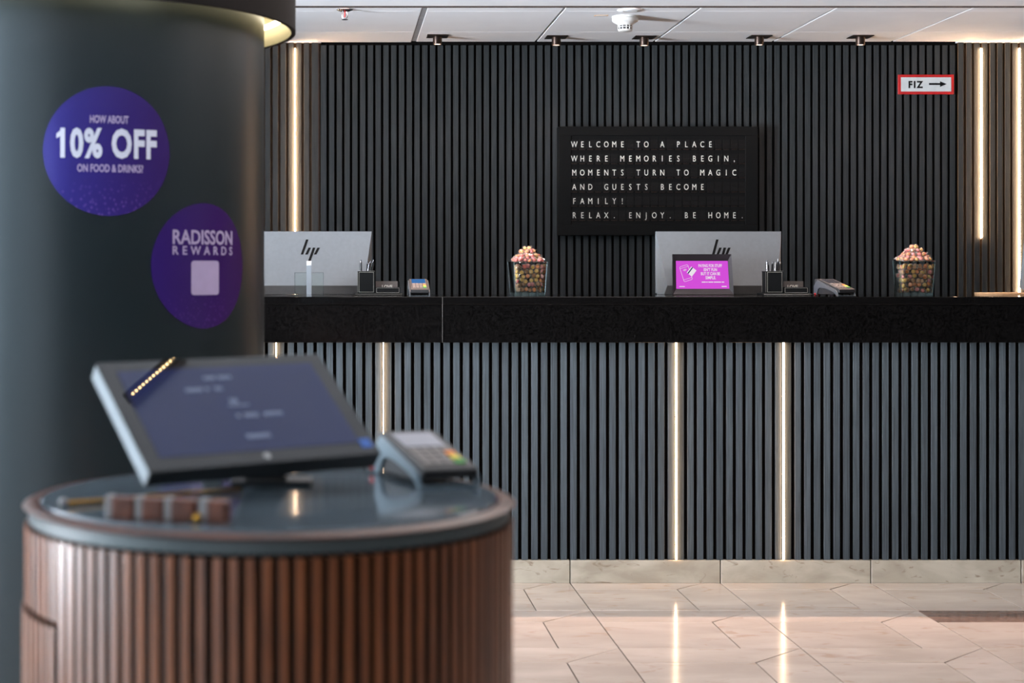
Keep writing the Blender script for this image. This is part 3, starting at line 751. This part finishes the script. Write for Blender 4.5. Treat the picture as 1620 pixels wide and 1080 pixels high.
for rr in (0.004, 0.007, 0.010):
    ps = [(rr * math.cos(R(a)) , 0.008 + rr * math.sin(R(a))) for a in range(35, 150, 22)]
    for p, q in zip(ps, ps[1:]): bar(p, q, 0.0013)
art.build('phone_drawing', M['screen_white'], dfm)
cd = MB(); c2, s2 = math.cos(R(-38)), math.sin(R(-38))
cr = lambda a, c: (-0.047 + a * c2 - c * s2, 0.101 + a * s2 + c * c2)
cd.prism([cr(-0.014, -0.017), cr(0.014, -0.017), cr(0.014, 0.017), cr(-0.014, 0.017)], ft, 0.0037, 0.0040)
cd.prism([cr(-0.010, -0.017), cr(-0.005, -0.017), cr(-0.005, 0.017), cr(-0.010, 0.017)], ft, 0.0041, 0.0044, 1)
cd.build('card_drawing', [M['screen_white'], M['screen_navy']], dfm)
MB().prism([(0.008, 0.0), (0.075, 0.0), (0.012, 0.07)], lambda a, b2, d: (d, a, b2), -0.03, 0.03).build('easel_stand', M['black'], dfm)

# ------------------------------------------------------------------ tan mat at the right end
mt = empty('leather_mat', (3.10, 6.95, HT), 0, 'flat tan leather mat lying on the counter at the right edge', 'mat')
MB().prism([(-0.29, 0.20), (-0.17, -0.07), (0.75, -0.07), (0.75, 0.265), (-0.28, 0.265)], flat, 0.0, 0.009).build('mat_sheet', M['tan'], mt, bevel=0.001, seg=1)
MB().prism([(-0.10, -0.04), (0.40, -0.04), (0.40, 0.10), (-0.10, 0.10)], flat, 0.0088, 0.0094).build('inlay', M['tan'], mt)

# ------------------------------------------------------------------ glass vases full of sweets
def candy_mats():
    out = {}
    for k, c in {'orange': (226, 122, 52), 'yellow': (222, 168, 74), 'red': (206, 70, 62), 'pink': (220, 120, 120), 'amber': (176, 116, 72)}.items():
        out[k] = P('%s boiled sweet' % k, c, 0.25, noise=0.08, scale=90, spec=0.6)
    return out
CM = candy_mats()
M['wrap'] = clear_mat('clear crinkled wrapper', (240, 225, 215), 0.13, 0.18)
def candy_mesh(mat, seed):
    rn = random.Random(seed); mb = MB()
    mb.lathe([(0, -0.0045), (0.0058, -0.0042), (0.0082, -0.0018), (0.0082, 0.0018), (0.0058, 0.0042), (0, 0.0045)], 12, m=0)
    n = 9; v = []; f = []
    for ri, (rr, zz) in enumerate(((0.002, -0.0072), (0.0090, -0.0055), (0.0112, 0.0), (0.0090, 0.0055), (0.002, 0.0072))):
        for i in range(n):
            a = 2 * math.pi * i / n; q = rr * rn.uniform(0.86, 1.12)
            v.append((q * math.cos(a), q * math.sin(a), zz * rn.uniform(0.75, 1.2)))
    for ri in range(4):
        for i in range(n): j = (i + 1) % n; f.append((ri * n + i, ri * n + j, ri * n + n + j, ri * n + n + i))
    mb.add(v, f, 1)
    for sd in (-1, 1):
        v = [(sd * 0.0095, 0, 0)]; f = []
        for i in range(6):
            a = R(-50 + 20 * i); rr = rn.uniform(0.007, 0.010)
            v.append((sd * (0.0095 + rr * math.cos(a)), rr * math.sin(a), rn.uniform(-0.0035, 0.0035)))
        for i in range(1, 6): f.append((0, i, i + 1))
        mb.add(v, f, 1)
    return mb.mesh('wrapped_candy', [CM[mat], M['wrap']])
CMS = {k: [candy_mesh(k, sum(map(ord, k)) % 97 + i) for i in range(2)] for k in ('orange', 'yellow', 'red', 'pink', 'amber')}
def vase(x, y, rz, hb, ht, H, label, word, rnd):
    """square tapered vase; hb/ht half widths at base/top"""
    o = empty('glass_vase', (x, y, HT), rz, label, 'vase', 'square glass vases of sweets')
    t = 0.005
    def ring(h, z): return [(-h, -h, z), (h, -h, z), (h, h, z), (-h, h, z)]
    hi = lambda z: hb + (ht - hb) * z / H
    for i in range(4):
        j = (i + 1) % 4; fb = 0.014
        a0, a1, a2, a3 = ring(hi(fb), fb)[i], ring(hi(fb), fb)[j], ring(ht, H)[j], ring(ht, H)[i]
        b0, b1, b2, b3 = ring(hi(fb) - t, fb)[i], ring(hi(fb) - t, fb)[j], ring(ht - t, H)[j], ring(ht - t, H)[i]
        m = MB(); m.add([a0, a1, a2, a3, b0, b1, b2, b3], [(0, 1, 2, 3), (4, 7, 6, 5)]); m.build('glass_pane', M['vase'], o)
    rim = MB()
    for i in range(4):
        j = (i + 1) % 4
        rim.add([ring(ht, H)[i], ring(ht, H)[j], ring(ht - t, H)[j], ring(ht - t, H)[i]], [(0, 1, 2, 3)])
        p = ring(hb, 0.002)[i]; q = ring(ht, H)[i]
        rim.tube([(p[0] * 0.985, p[1] * 0.985, 0.004), (q[0] * 0.985, q[1] * 0.985, H)], 0.0022, 6)
    rim.build('rim_and_corners', M['vase_edge'], o)
    MB().hexa(ring(hb, 0.0004), ring(hi(0.014), 0.014)).build('thick_base', M['vase_edge'], o, bevel=0.001, seg=1)
    # sweets
    keys = ['orange', 'yellow', 'red', 'pink', 'amber']
    cells = []
    nx = 6; st = (ht * 2 - 0.034) / (nx - 1)
    nz = int((H - 0.024) / 0.0185)
    for k in range(nz):
        z = 0.026 + k * 0.0185
        hh_ = hi(z) - t - 0.0125
        for i in range(nx):
            for j in range(nx):
                if 0 < i < nx - 1 and j > 0 and j < nx - 1 : continue
                if j == nx - 1 and k < nz - 1 and rnd.random() < 0.6: continue
                if i == nx - 1 and j > 1 and k < nz - 2 and rnd.random() < 0.5: continue
                of = (0.0045 if k % 2 else -0.0045)
                cells.append((-hh_ + 2 * hh_ * i / (nx - 1) + (of if 0 < i < nx - 1 else 0), -hh_ + 2 * hh_ * j / (nx - 1) + (of if 0 < j < nx - 1 else 0), z + rnd.uniform(-0.003, 0.003), 0))
    for k, rad, n in ((0, ht - 0.017, 20), (0, ht - 0.034, 14), (1, ht - 0.030, 13), (1, ht - 0.048, 5), (2, ht - 0.046, 8), (2.6, 0.008, 2), (0.4, ht - 0.022, 14)):
        for i in range(n):
            a = 2 * math.pi * (i + 0.3 * k) / n
            sq = 1.0 / max(abs(math.cos(a)), abs(math.sin(a))) if k < 1 else 1.05
            sq = min(sq, 1.25)
            cells.append((rad * math.cos(a) * sq, rad * math.sin(a) * sq, H + 0.002 + k * 0.0165 + (ht - rad) * 0.18, 1))
    cnt = 0
    for cx, cy, z, tp in cells:
        wts = [4, 4, 6, 6, 1] if tp else [4, 5, 1.5, 2, 6]
        kk = rnd.choices(keys, wts)[0]
        jt = 0.0016 if tp else 0.0038
        c = link('wrapped_candy', rnd.choice(CMS[kk]))
        c.location = Matrix.Translation((x, y, HT)) @ Matrix.Rotation(rz, 4, 'Z') @ Vector((cx + rnd.uniform(-jt, jt), cy + rnd.uniform(-jt, jt), z + rnd.uniform(-jt, jt)))
        if tp: c.rotation_euler = (rnd.uniform(-0.9, 0.9) , rnd.uniform(-0.6, 0.6), rnd.uniform(0, 6.28))
        else: c.rotation_euler = (rnd.uniform(1.0, 2.1), rnd.uniform(-0.5, 0.5), rnd.uniform(-0.5, 0.5) + (0 if abs(cy) > abs(cx) else R(90)))
        c.scale = (rnd.uniform(0.92, 1.15),) * 3
        adj = 'heaped on top of' if tp else 'packed inside'
        tag(c, '%s boiled sweet in clear twisted wrapper %s the %s' % (kk, adj, word), 'candy', '%s sweets %s the %s' % (kk, adj, word))
        cnt += 1
    return cnt
rnd = random.Random(5)
c1 = vase((834.5 - 533) * 6.72 / FPX, 6.722, R(4), 0.061, 0.070, 0.141, 'square clear glass vase heaped with wrapped sweets, on the counter left of the message board', 'left glass vase', rnd)
c2 = vase((1447 - 533) * 6.735 / FPX, 6.745, R(-8), 0.062, 0.071, 0.146, 'square clear glass vase heaped with wrapped sweets, near the right end of the counter', 'right glass vase', rnd)
print('candies', c1, c2)

# ------------------------------------------------------------------ pillar
PX, PY, PR, CR = -0.690, 4.346, 0.496, 0.580
pil = empty('pillar', (PX, PY, 0), 0, 'wide round charcoal pillar at the left with two purple stickers', 'pillar')
MB().lathe([(PR, 0.0), (PR, HC - 0.005)], 128).build('shaft', M['pillar'], pil, smooth=True)
MB().lathe([(PR, 0.0), (PR + 0.006, 0.0), (PR + 0.006, 0.06), (PR, 0.062)], 96).build('base_ring', M['collar'], pil, smooth=True)
CH = 1.880
col = empty('light_collar', (PX, PY, CH), 0, 'dark round drum collar around the pillar top, cream inside with a glowing ring', 'light')
MB().lathe([(CR, 0.0), (CR, HC - CH - 0.004)], 128).build('outer_drum', M['collar'], col, smooth=True)
MB().lathe([(CR - 0.012, 0.0), (CR - 0.012, 0.085), (CR - 0.03, 0.10), (PR + 0.004, 0.10)], 128).build('cream_lining', M['cream'], col, smooth=True)
for i in range(12):
    a = 2 * math.pi * i / 12
    MB().tube([(0.545 * math.cos(a), 0.545 * math.sin(a), 0.05), (0.545 * math.cos(a), 0.545 * math.sin(a), 0.1)], 0.003, 6).build('bracket', M['alu'], col)
MB().lathe([(CR, 0.0), (CR, -0.002), (CR - 0.012, -0.002), (CR - 0.012, 0.0)], 128, closed=True).build('bottom_edge', M['collar'], col, smooth=True)
rp_ = MB()
NB = 96
MB().lathe([(0.539, 0.052), (0.551, 0.052), (0.551, 0.042), (0.539, 0.042)], 128, closed=True).build('led_ring', M['ring_led'], col, smooth=True)

def on_pillar(arc, z, d):
    """arc metres round the pillar from the azimuth that faces -y, d outwards"""
    a = arc / PR; r = PR + d
    return (r * math.sin(a), -r * math.cos(a), z)
def sticker_mat(name, a, b_, edge):
    m, N, L, b = base_mat(name)
    b.inputs['Roughness'].default_value = 0.22
    tc = N.new('ShaderNodeTexCoord'); sx = N.new('ShaderNodeSeparateXYZ'); L.new(tc.outputs['Generated'], sx.inputs[0])
    rp = N.new('ShaderNodeValToRGB'); rp.color_ramp.elements[0].color = lin(a); rp.color_ramp.elements[1].color = lin(b_)
    L.new(sx.outputs['X'], rp.inputs[0])
    # faint printed city lights in the lower third
    vz = N.new('ShaderNodeTexVoronoi'); vz.inputs['Scale'].default_value = 26; L.new(tc.outputs['Generated'], vz.inputs['Vector'])
    r2 = N.new('ShaderNodeValToRGB'); r2.color_ramp.elements[0].position = 0.0; r2.color_ramp.elements[1].position = 0.35
    r2.color_ramp.elements[0].color = (1, 1, 1, 1); r2.color_ramp.elements[1].color = (0, 0, 0, 1); L.new(vz.outputs['Distance'], r2.inputs[0])
    mr = N.new('ShaderNodeMapRange'); mr.inputs['From Min'].default_value = 0.30; mr.inputs['From Max'].default_value = 0.08; mr.inputs['To Max'].default_value = 0.55
    L.new(sx.outputs['Z'], mr.inputs['Value'])
    mu = N.new('ShaderNodeMath'); mu.operation = 'MULTIPLY'; L.new(mr.outputs[0], mu.inputs[0]); L.new(r2.outputs[0], mu.inputs[1])
    mx = N.new('ShaderNodeMix'); mx.data_type = 'RGBA'; mx.inputs['B'].default_value = lin(edge)
    L.new(mu.outputs[0], mx.inputs['Factor']); L.new(rp.outputs[0], mx.inputs['A']); L.new(mx.outputs['Result'], b.inputs['Base Color'])
    return m
M['st1'] = sticker_mat('blue violet sticker print', (46, 44, 122), (50, 28, 90), (130, 95, 175))
M['st2'] = sticker_mat('purple sticker print', (46, 26, 100), (52, 20, 80), (110, 75, 150))
M['st_text'] = P('pale sticker lettering', (205, 208, 222), 0.5, noise=0.02)
M['st_text2'] = P('lilac sticker lettering', (165, 150, 185), 0.5, noise=0.02)
def sticker(arc, z, r, mat, label):
    o = empty('round_sticker', (PX, PY, 0), 0, label, 'sticker')
    mb = MB(); v = [on_pillar(arc, z, 0.0012)]; f = []; n = 72; k = 8
    for q in range(1, k + 1):
        for i in range(n):
            a = 2 * math.pi * i / n; v.append(on_pillar(arc + r * q / k * math.cos(a), z + r * q / k * math.sin(a), 0.0012))
    for i in range(n): v.append(on_pillar(arc + r * math.cos(2 * math.pi * i / n), z + r * math.sin(2 * math.pi * i / n), 0.0002))
    for i in range(n):
        j = (i + 1) % n; f.append((0, 1 + i, 1 + j))
        for q in range(k): f.append((1 + q * n + i, 1 + q * n + n + i, 1 + q * n + n + j, 1 + q * n + j))
    mb.add(v, f); mb.build('sticker_film', mat, o, smooth=True)
    return o
def subdiv_text(t, step=0.02):
    """split lettering in x so it can bend round the pillar"""
    bm = bmesh.new()
    vs = [bm.verts.new(p) for p in t.v]
    for q in t.f:
        try: bm.faces.new([vs[i] for i in q])
        except ValueError: pass
    xs_ = [p[0] for p in t.v]; x = min(xs_) + step
    while x < max(xs_):
        bmesh.ops.bisect_plane(bm, geom=bm.verts[:] + bm.edges[:] + bm.faces[:], plane_co=(x, 0, 0), plane_no=(1, 0, 0)); x += step
    bm.verts.index_update()
    out = MB().add([tuple(v.co) for v in bm.verts], [tuple(v.index for v in f.verts) for f in bm.faces]); bm.free()
    return out
def st_line(o, s, cap, arc, z, width, bold, mat, spacing=1.0):
    t = subdiv_text(fit_text(s, cap, width, bold, spacing))
    t.map(lambda a, b_, d: on_pillar(arc + a, z + b_, 0.0018 + d)); t.build('lettering', mat, o)
s1 = sticker(0.150, 1.526, 0.154, M['st1'], 'large round blue-violet sticker reading 10% OFF, upper of the two on the pillar')
st_line(s1, 'HOW ABOUT', 0.017, 0.152, 1.593, 0.092, 0.0006, M['st_text2'])
st_line(s1, '10% OFF', 0.063, 0.153, 1.513, 0.232, 0.0036, M['st_text'], 1.1)
fg = subdiv_text(MB().prism([(-0.113, 0.063), (-0.113, 0.049), (-0.125, 0.042), (-0.125, 0.053)], flat, -0.0002, 0.0002)); fg.map(lambda a, b_, d: on_pillar(0.153 + a, 1.513 + b_, 0.0018 + d)); fg.build('numeral_flag', M['st_text'], s1)
st_line(s1, 'ON FOOD & DRINKS?', 0.017, 0.155, 1.477, 0.158, 0.0006, M['st_text2'])
s2 = sticker(0.4085, 1.2545, 0.154, M['st2'], 'round purple sticker with a pale square, lower right of the two on the pillar')
st_line(s2, 'RADISSON', 0.033, 0.412, 1.308, 0.200, 0.0010, M['st_text2'])
st_line(s2, 'REWARDS', 0.020, 0.412, 1.282, 0.200, 0.0005, M['st_text2'], 1.75)
sq = MB(); 
bx = []
for cx, cz, a0 in ((0.038, 0.034, 0), (-0.038, 0.034, 90), (-0.038, -0.034, 180), (0.038, -0.034, 270)):
    for k in range(4): bx.append((cx + 0.008 * math.cos(R(a0 + 30 * k)), cz + 0.008 * math.sin(R(a0 + 30 * k))))
tq = subdiv_text(MB().prism(bx, flat, -0.0002, 0.0002)); tq.map(lambda a, b_, d: on_pillar(0.412 + a, 1.225 + b_, 0.0018 + d)); tq.build('pale_square', M['st_text2'], s2)

# ------------------------------------------------------------------ round kiosk in the foreground
K = 0.8
KX, KY = -0.088, 2.152
KT = EYE - 0.3645 * K      # glass top height 0.945
def kh(d): return EYE - d * K
kio = empty('round_kiosk', (KX, KY, 0), 0, 'round walnut slatted check-in kiosk with a glass top in the left foreground', 'kiosk')
MB().lathe([(0, 0.0), (0.300, 0.0), (0.300, kh(0.40))], 96).build('core', M['felt'], kio, smooth=True)
MB().lathe([(0, KT - 0.012), (0.296, KT - 0.012), (0.2985, KT - 0.009), (0.2985, KT - 0.002), (0.2965, KT), (0, KT)], 128).build('glass_top', M['kiosk_glass'], kio, smooth=True)
zt = KT - 0.002; zb = kh(0.3775)
MB().lathe([(0.2995, zt - 0.004), (0.302, zt - 0.001), (0.314, zt - 0.0005), (0.3195, zt - 0.004), (0.3215, (zt + zb) / 2), (0.319, zb + 0.003), (0.314, zb), (0.2995, zb)], 128, closed=True).build('rim', M['walnut'], kio, smooth=True)
MB().lathe([(0.29, zb), (0.3135, zb - 0.0005), (0.3135, kh(0.398) + 0.001), (0.29, kh(0.398))], 128, closed=True).build('metal_band', M['ring_metal'], kio, smooth=True)
NS = 106; hs = kh(0.401)
wd = 2 * math.pi * 0.319 / NS * 0.60
def kslat(z0, z1, out=0.0):
    key = ('k', z0, z1)
    if key not in slat_cache: slat_cache[key] = veneer(-wd / 2, wd / 2, -0.3185, -0.299, 0, z1 - z0).mesh('slat', [M['walnut_slat'], M['mdf']], bevel=0.0012, seg=2)
    return slat_cache[key]
cut = 0.8150
for i in range(NS):
    a = 2 * math.pi * (i + 0.5) / NS
    az = (math.degrees(a) + 180) % 360 - 180          # 0 = facing the camera (-y), negative = left
    if -100 < az < -50:
        for z0, z1, ou in ((0.012, cut - 0.003, 0.003), (cut + 0.003, hs, 0.0)):
            o = link('slat', kslat(z0, z1), kio, (-math.sin(-a) * 0 , 0, z0)); o.rotation_euler = (0, 0, a)
            o.location = (ou * math.sin(a), -ou * math.cos(a), z0)
    else:
        o = link('slat', kslat(0.012, hs), kio, (0, 0, 0.012)); o.rotation_euler = (0, 0, a)

# touch screen computer: corners fitted on the photo
C4 = [Vector(c) for c in ((-0.3182, 2.1543, 1.1175), (-0.0270, 2.3393, 1.1208), (0.0591, 2.2061, 0.9943), (-0.2321, 2.0211, 0.9909))]
ctr = sum(C4, Vector()) / 4
ux = ((C4[1] - C4[0]) + (C4[2] - C4[3])).normalized(); uy = ((C4[0] - C4[3]) + (C4[1] - C4[2])); uy = (uy - ux * uy.dot(ux)).normalized(); un = ux.cross(uy)
tb = Vector((ctr.x + 0.03, ctr.y + 0.03, KT))
ts = empty('touchscreen_computer', tb, 0, 'tilted touchscreen computer with a dark blue display standing on the round kiosk', 'touchscreen')
def tsp(a, b_, d): return tuple(ctr + ux * a + uy * b_ + un * d - tb)
TW, TH = 0.1725, 0.1015
rp4 = lambda w_, h_: [(-w_, -h_), (w_, -h_), (w_, h_), (-w_, h_)]
M['tscreen'] = P('dark blue display', (10, 14, 36), 0.015, noise=0.02, spec=0.35, emit=0.0)
nb = M['tscreen'].node_tree.nodes['Principled BSDF']; nb.inputs['Emission Color'].default_value = lin((58, 78, 150)); nb.inputs['Emission Strength'].default_value = 0.22
M['casing'] = P('silver casing', (74, 86, 92), 0.4, 0.2)
MB().prism(rp4(TW, TH), tsp, -0.026, -0.002).build('casing', M['casing'], ts, bevel=0.001, seg=1)
MB().prism(rp4(TW, TH), tsp, -0.002, 0.0).build('bezel', M['glass_dark'], ts)
MB().prism([(-0.150, -0.080), (0.150, -0.080), (0.150, 0.083), (-0.150, 0.083)], tsp, 0.0, 0.0006).build('display', M['tscreen'], ts)
MB().prism([(-TW - 0.0002, -TH - 0.0012), (TW, -TH - 0.0012), (TW, -TH), (-TW - 0.0002, -TH)], tsp, -0.026, 0.0).build('lower_edge', M['black'], ts)
M['soft_ink'] = P('dim display ink', (100, 112, 140), 0.4, noise=0.01, emit=0.08)
def dash(segs, z, h=0.006):
    lt = MB()
    for a, b_ in segs: lt.prism([(a, z), (b_, z), (b_, z + h), (a, z + h)], tsp, 0.0007, 0.0010)
    lt.build('text_line', M['soft_ink'], ts)
dash([(-0.030, -0.012), (-0.008, 0.012)], 0.058, 0.007)
dash([(-0.066, -0.040), (-0.036, -0.030), (-0.022, -0.010)], 0.036, 0.007)
dash([(-0.010, 0.002)], 0.010, 0.009); dash([(-0.016, 0.016)], 0.004, 0.003)
dash([(-0.012, -0.006), (0.000, 0.022), (0.030, 0.058)], -0.018, 0.007)
dash([(-0.014, 0.022)], -0.058, 0.008)
M['start'] = emit_mat('light blue corner button', (90, 120, 190), 1.0)
MB().prism([(0.150, -0.090), (0.166, -0.090), (0.166, -0.074), (0.150, -0.074)], tsp, 0.0001, 0.0012).build('corner_button', M['start'], ts)
MB().lathe([(0, 0), (0.0052, 0), (0.0052, 0.0006), (0, 0.0006)], 24).map(lambda a, b_, d: tsp(a, b_ - 0.091, 0.0001 + d)).build('logo_disc', M['alu'], ts)
# neck and foot
ft_ = MB().box(-0.045, 0.065, 0.020, 0.085, 0.0, 0.007).build('foot', M['soft_black'], ts, bevel=0.002)
q_ = (-0.171 - tb.x, 2.235 - tb.y)
MB().box(q_[0] - 0.014, q_[0] + 0.014, q_[1], q_[1] + 0.02, 0.0, 0.019).build('front_foot', M['silver'], ts, bevel=0.003)
p = Vector(tsp(0, 0.0, -0.024))
MB().hexa([(-0.028, 0.028, 0.009), (0.032, 0.028, 0.009), (0.032, 0.048, 0.009), (-0.028, 0.048, 0.009)], [tuple(p + ux * -0.028 + uy * -0.012), tuple(p + ux * 0.028 + uy * -0.012), tuple(p + ux * 0.028 + uy * 0.012), tuple(p + ux * -0.028 + uy * 0.012)]).build('neck', M['soft_black'], ts, bevel=0.002)

def on_top(px, py, z=KT):
    y = (EYE - z) * FPX / (py - 432); return ((px - 533) * y / FPX, y)
a0 = on_top(602, 745); a1 = on_top(692, 776)
ang = math.atan2(a1[1] - a0[1], a1[0] - a0[0])      # heading of the customer end
# near cheek runs a0 -> a1; body lies to its left (towards +x / +y)
dx, dy = math.cos(ang), math.sin(ang)
nx_, ny_ = -dy, dx
cx = (a0[0] + a1[0]) / 2 + nx_ * 0.040 - 0.012; cy = (a0[1] + a1[1]) / 2 + ny_ * 0.040
terminal(cx, cy, KT, ang + R(90), 'black payment terminal with grey-blue cheeks on the round kiosk beside the touchscreen', 1.0, M['disp_grey'], vs=0.80, shell='cradle',
         cable=[(-0.036, 0.090, 0.010), (-0.052, 0.108, 0.008), (-0.07, 0.125, 0.005), (-0.10, 0.14, 0.004), (-0.14, 0.135, 0.004), (-0.17, 0.12, 0.004)])

# wooden card holder, brass rod
h0 = on_top(166, 820); h1 = on_top(358, 828)
ha = math.atan2(h1[1] - h0[1], h1[0] - h0[0]); hl = math.hypot(h1[0] - h0[0], h1[1] - h0[1])
ho = empty('wooden_card_holder', (h0[0], h0[1], KT), ha, 'row of small walnut blocks with white dividers on the kiosk top', 'card holder')
u_ = hl / 190.0
for a, b_ in ((10, 46), (58, 92), (104, 140), (160, 190)):
    MB().box(a * u_, b_ * u_, -0.002, 0.020, 0.0012, 0.026).build('wooden_block', M['block'], ho, bevel=0.003)
for a, b_ in ((0, 9), (47, 57), (93, 103), (148, 159)):
    MB().box(a * u_, b_ * u_, 0.0, 0.018, 0.0012, 0.027).build('divider', M['divider'], ho, bevel=0.0008, seg=1)
MB().box(0, 190 * u_, 0.0, 0.018, 0.0, 0.0012).build('base_strip', M['block'], ho)
r0 = on_top(100, 794, KT + 0.006); r1 = on_top(380, 771, KT + 0.006)
rd = empty('brass_rod', (r0[0], r0[1], KT + 0.004), 0, 'thin brass rod with a pale ball end lying behind the wooden blocks', 'rod')
MB().tube([(0, 0, 0), (r1[0] - r0[0], r1[1] - r0[1], 0.0)], 0.003, 10).build('shaft', M['brass'], rd, smooth=True)
MB().lathe([(0.0001, -0.0035)] + [(0.0058 * math.sin(R(q)), 0.002 - 0.0058 * math.cos(R(q))) for q in range(20, 181, 20)], 16).build('ball_end', M['divider'], rd, smooth=True)
bb = on_top(313, 826)
bo = empty('brass_ball', (bb[0], bb[1], KT), 0, 'tiny brass ball on the front edge of the kiosk top', 'ball')
MB().lathe([(0.0001 + 0.0055 * math.sin(R(q)), 0.0055 - 0.0055 * math.cos(R(q))) for q in range(0, 181, 20)], 16).build('sphere', M['brass'], bo, smooth=True)

# linear downlight in the lobby ceiling: thirteen small lenses in a slim housing, mirrored in the touchscreen
ll = empty('linear_downlight', (0.175, 2.67, HC), math.atan2(0.13, 0.055), 'slim linear ceiling downlight with thirteen tiny lenses above the kiosk, mirrored in the touchscreen', 'light')
MB().box(-0.085, 0.085, -0.014, 0.014, -0.006, -0.0005).build('housing', M['alu'], ll, bevel=0.001, seg=1)
bead = MB().lathe([(0.0001, -0.0075), (0.0016, -0.0075), (0.0022, -0.0055), (0.0001, -0.0055)], 14).mesh('lens', emit_mat('linear downlight lens', (255, 214, 150), 150.0))
for i in range(13):
    link('lens', bead, ll, (-0.066 + 0.011 * i, 0, 0))
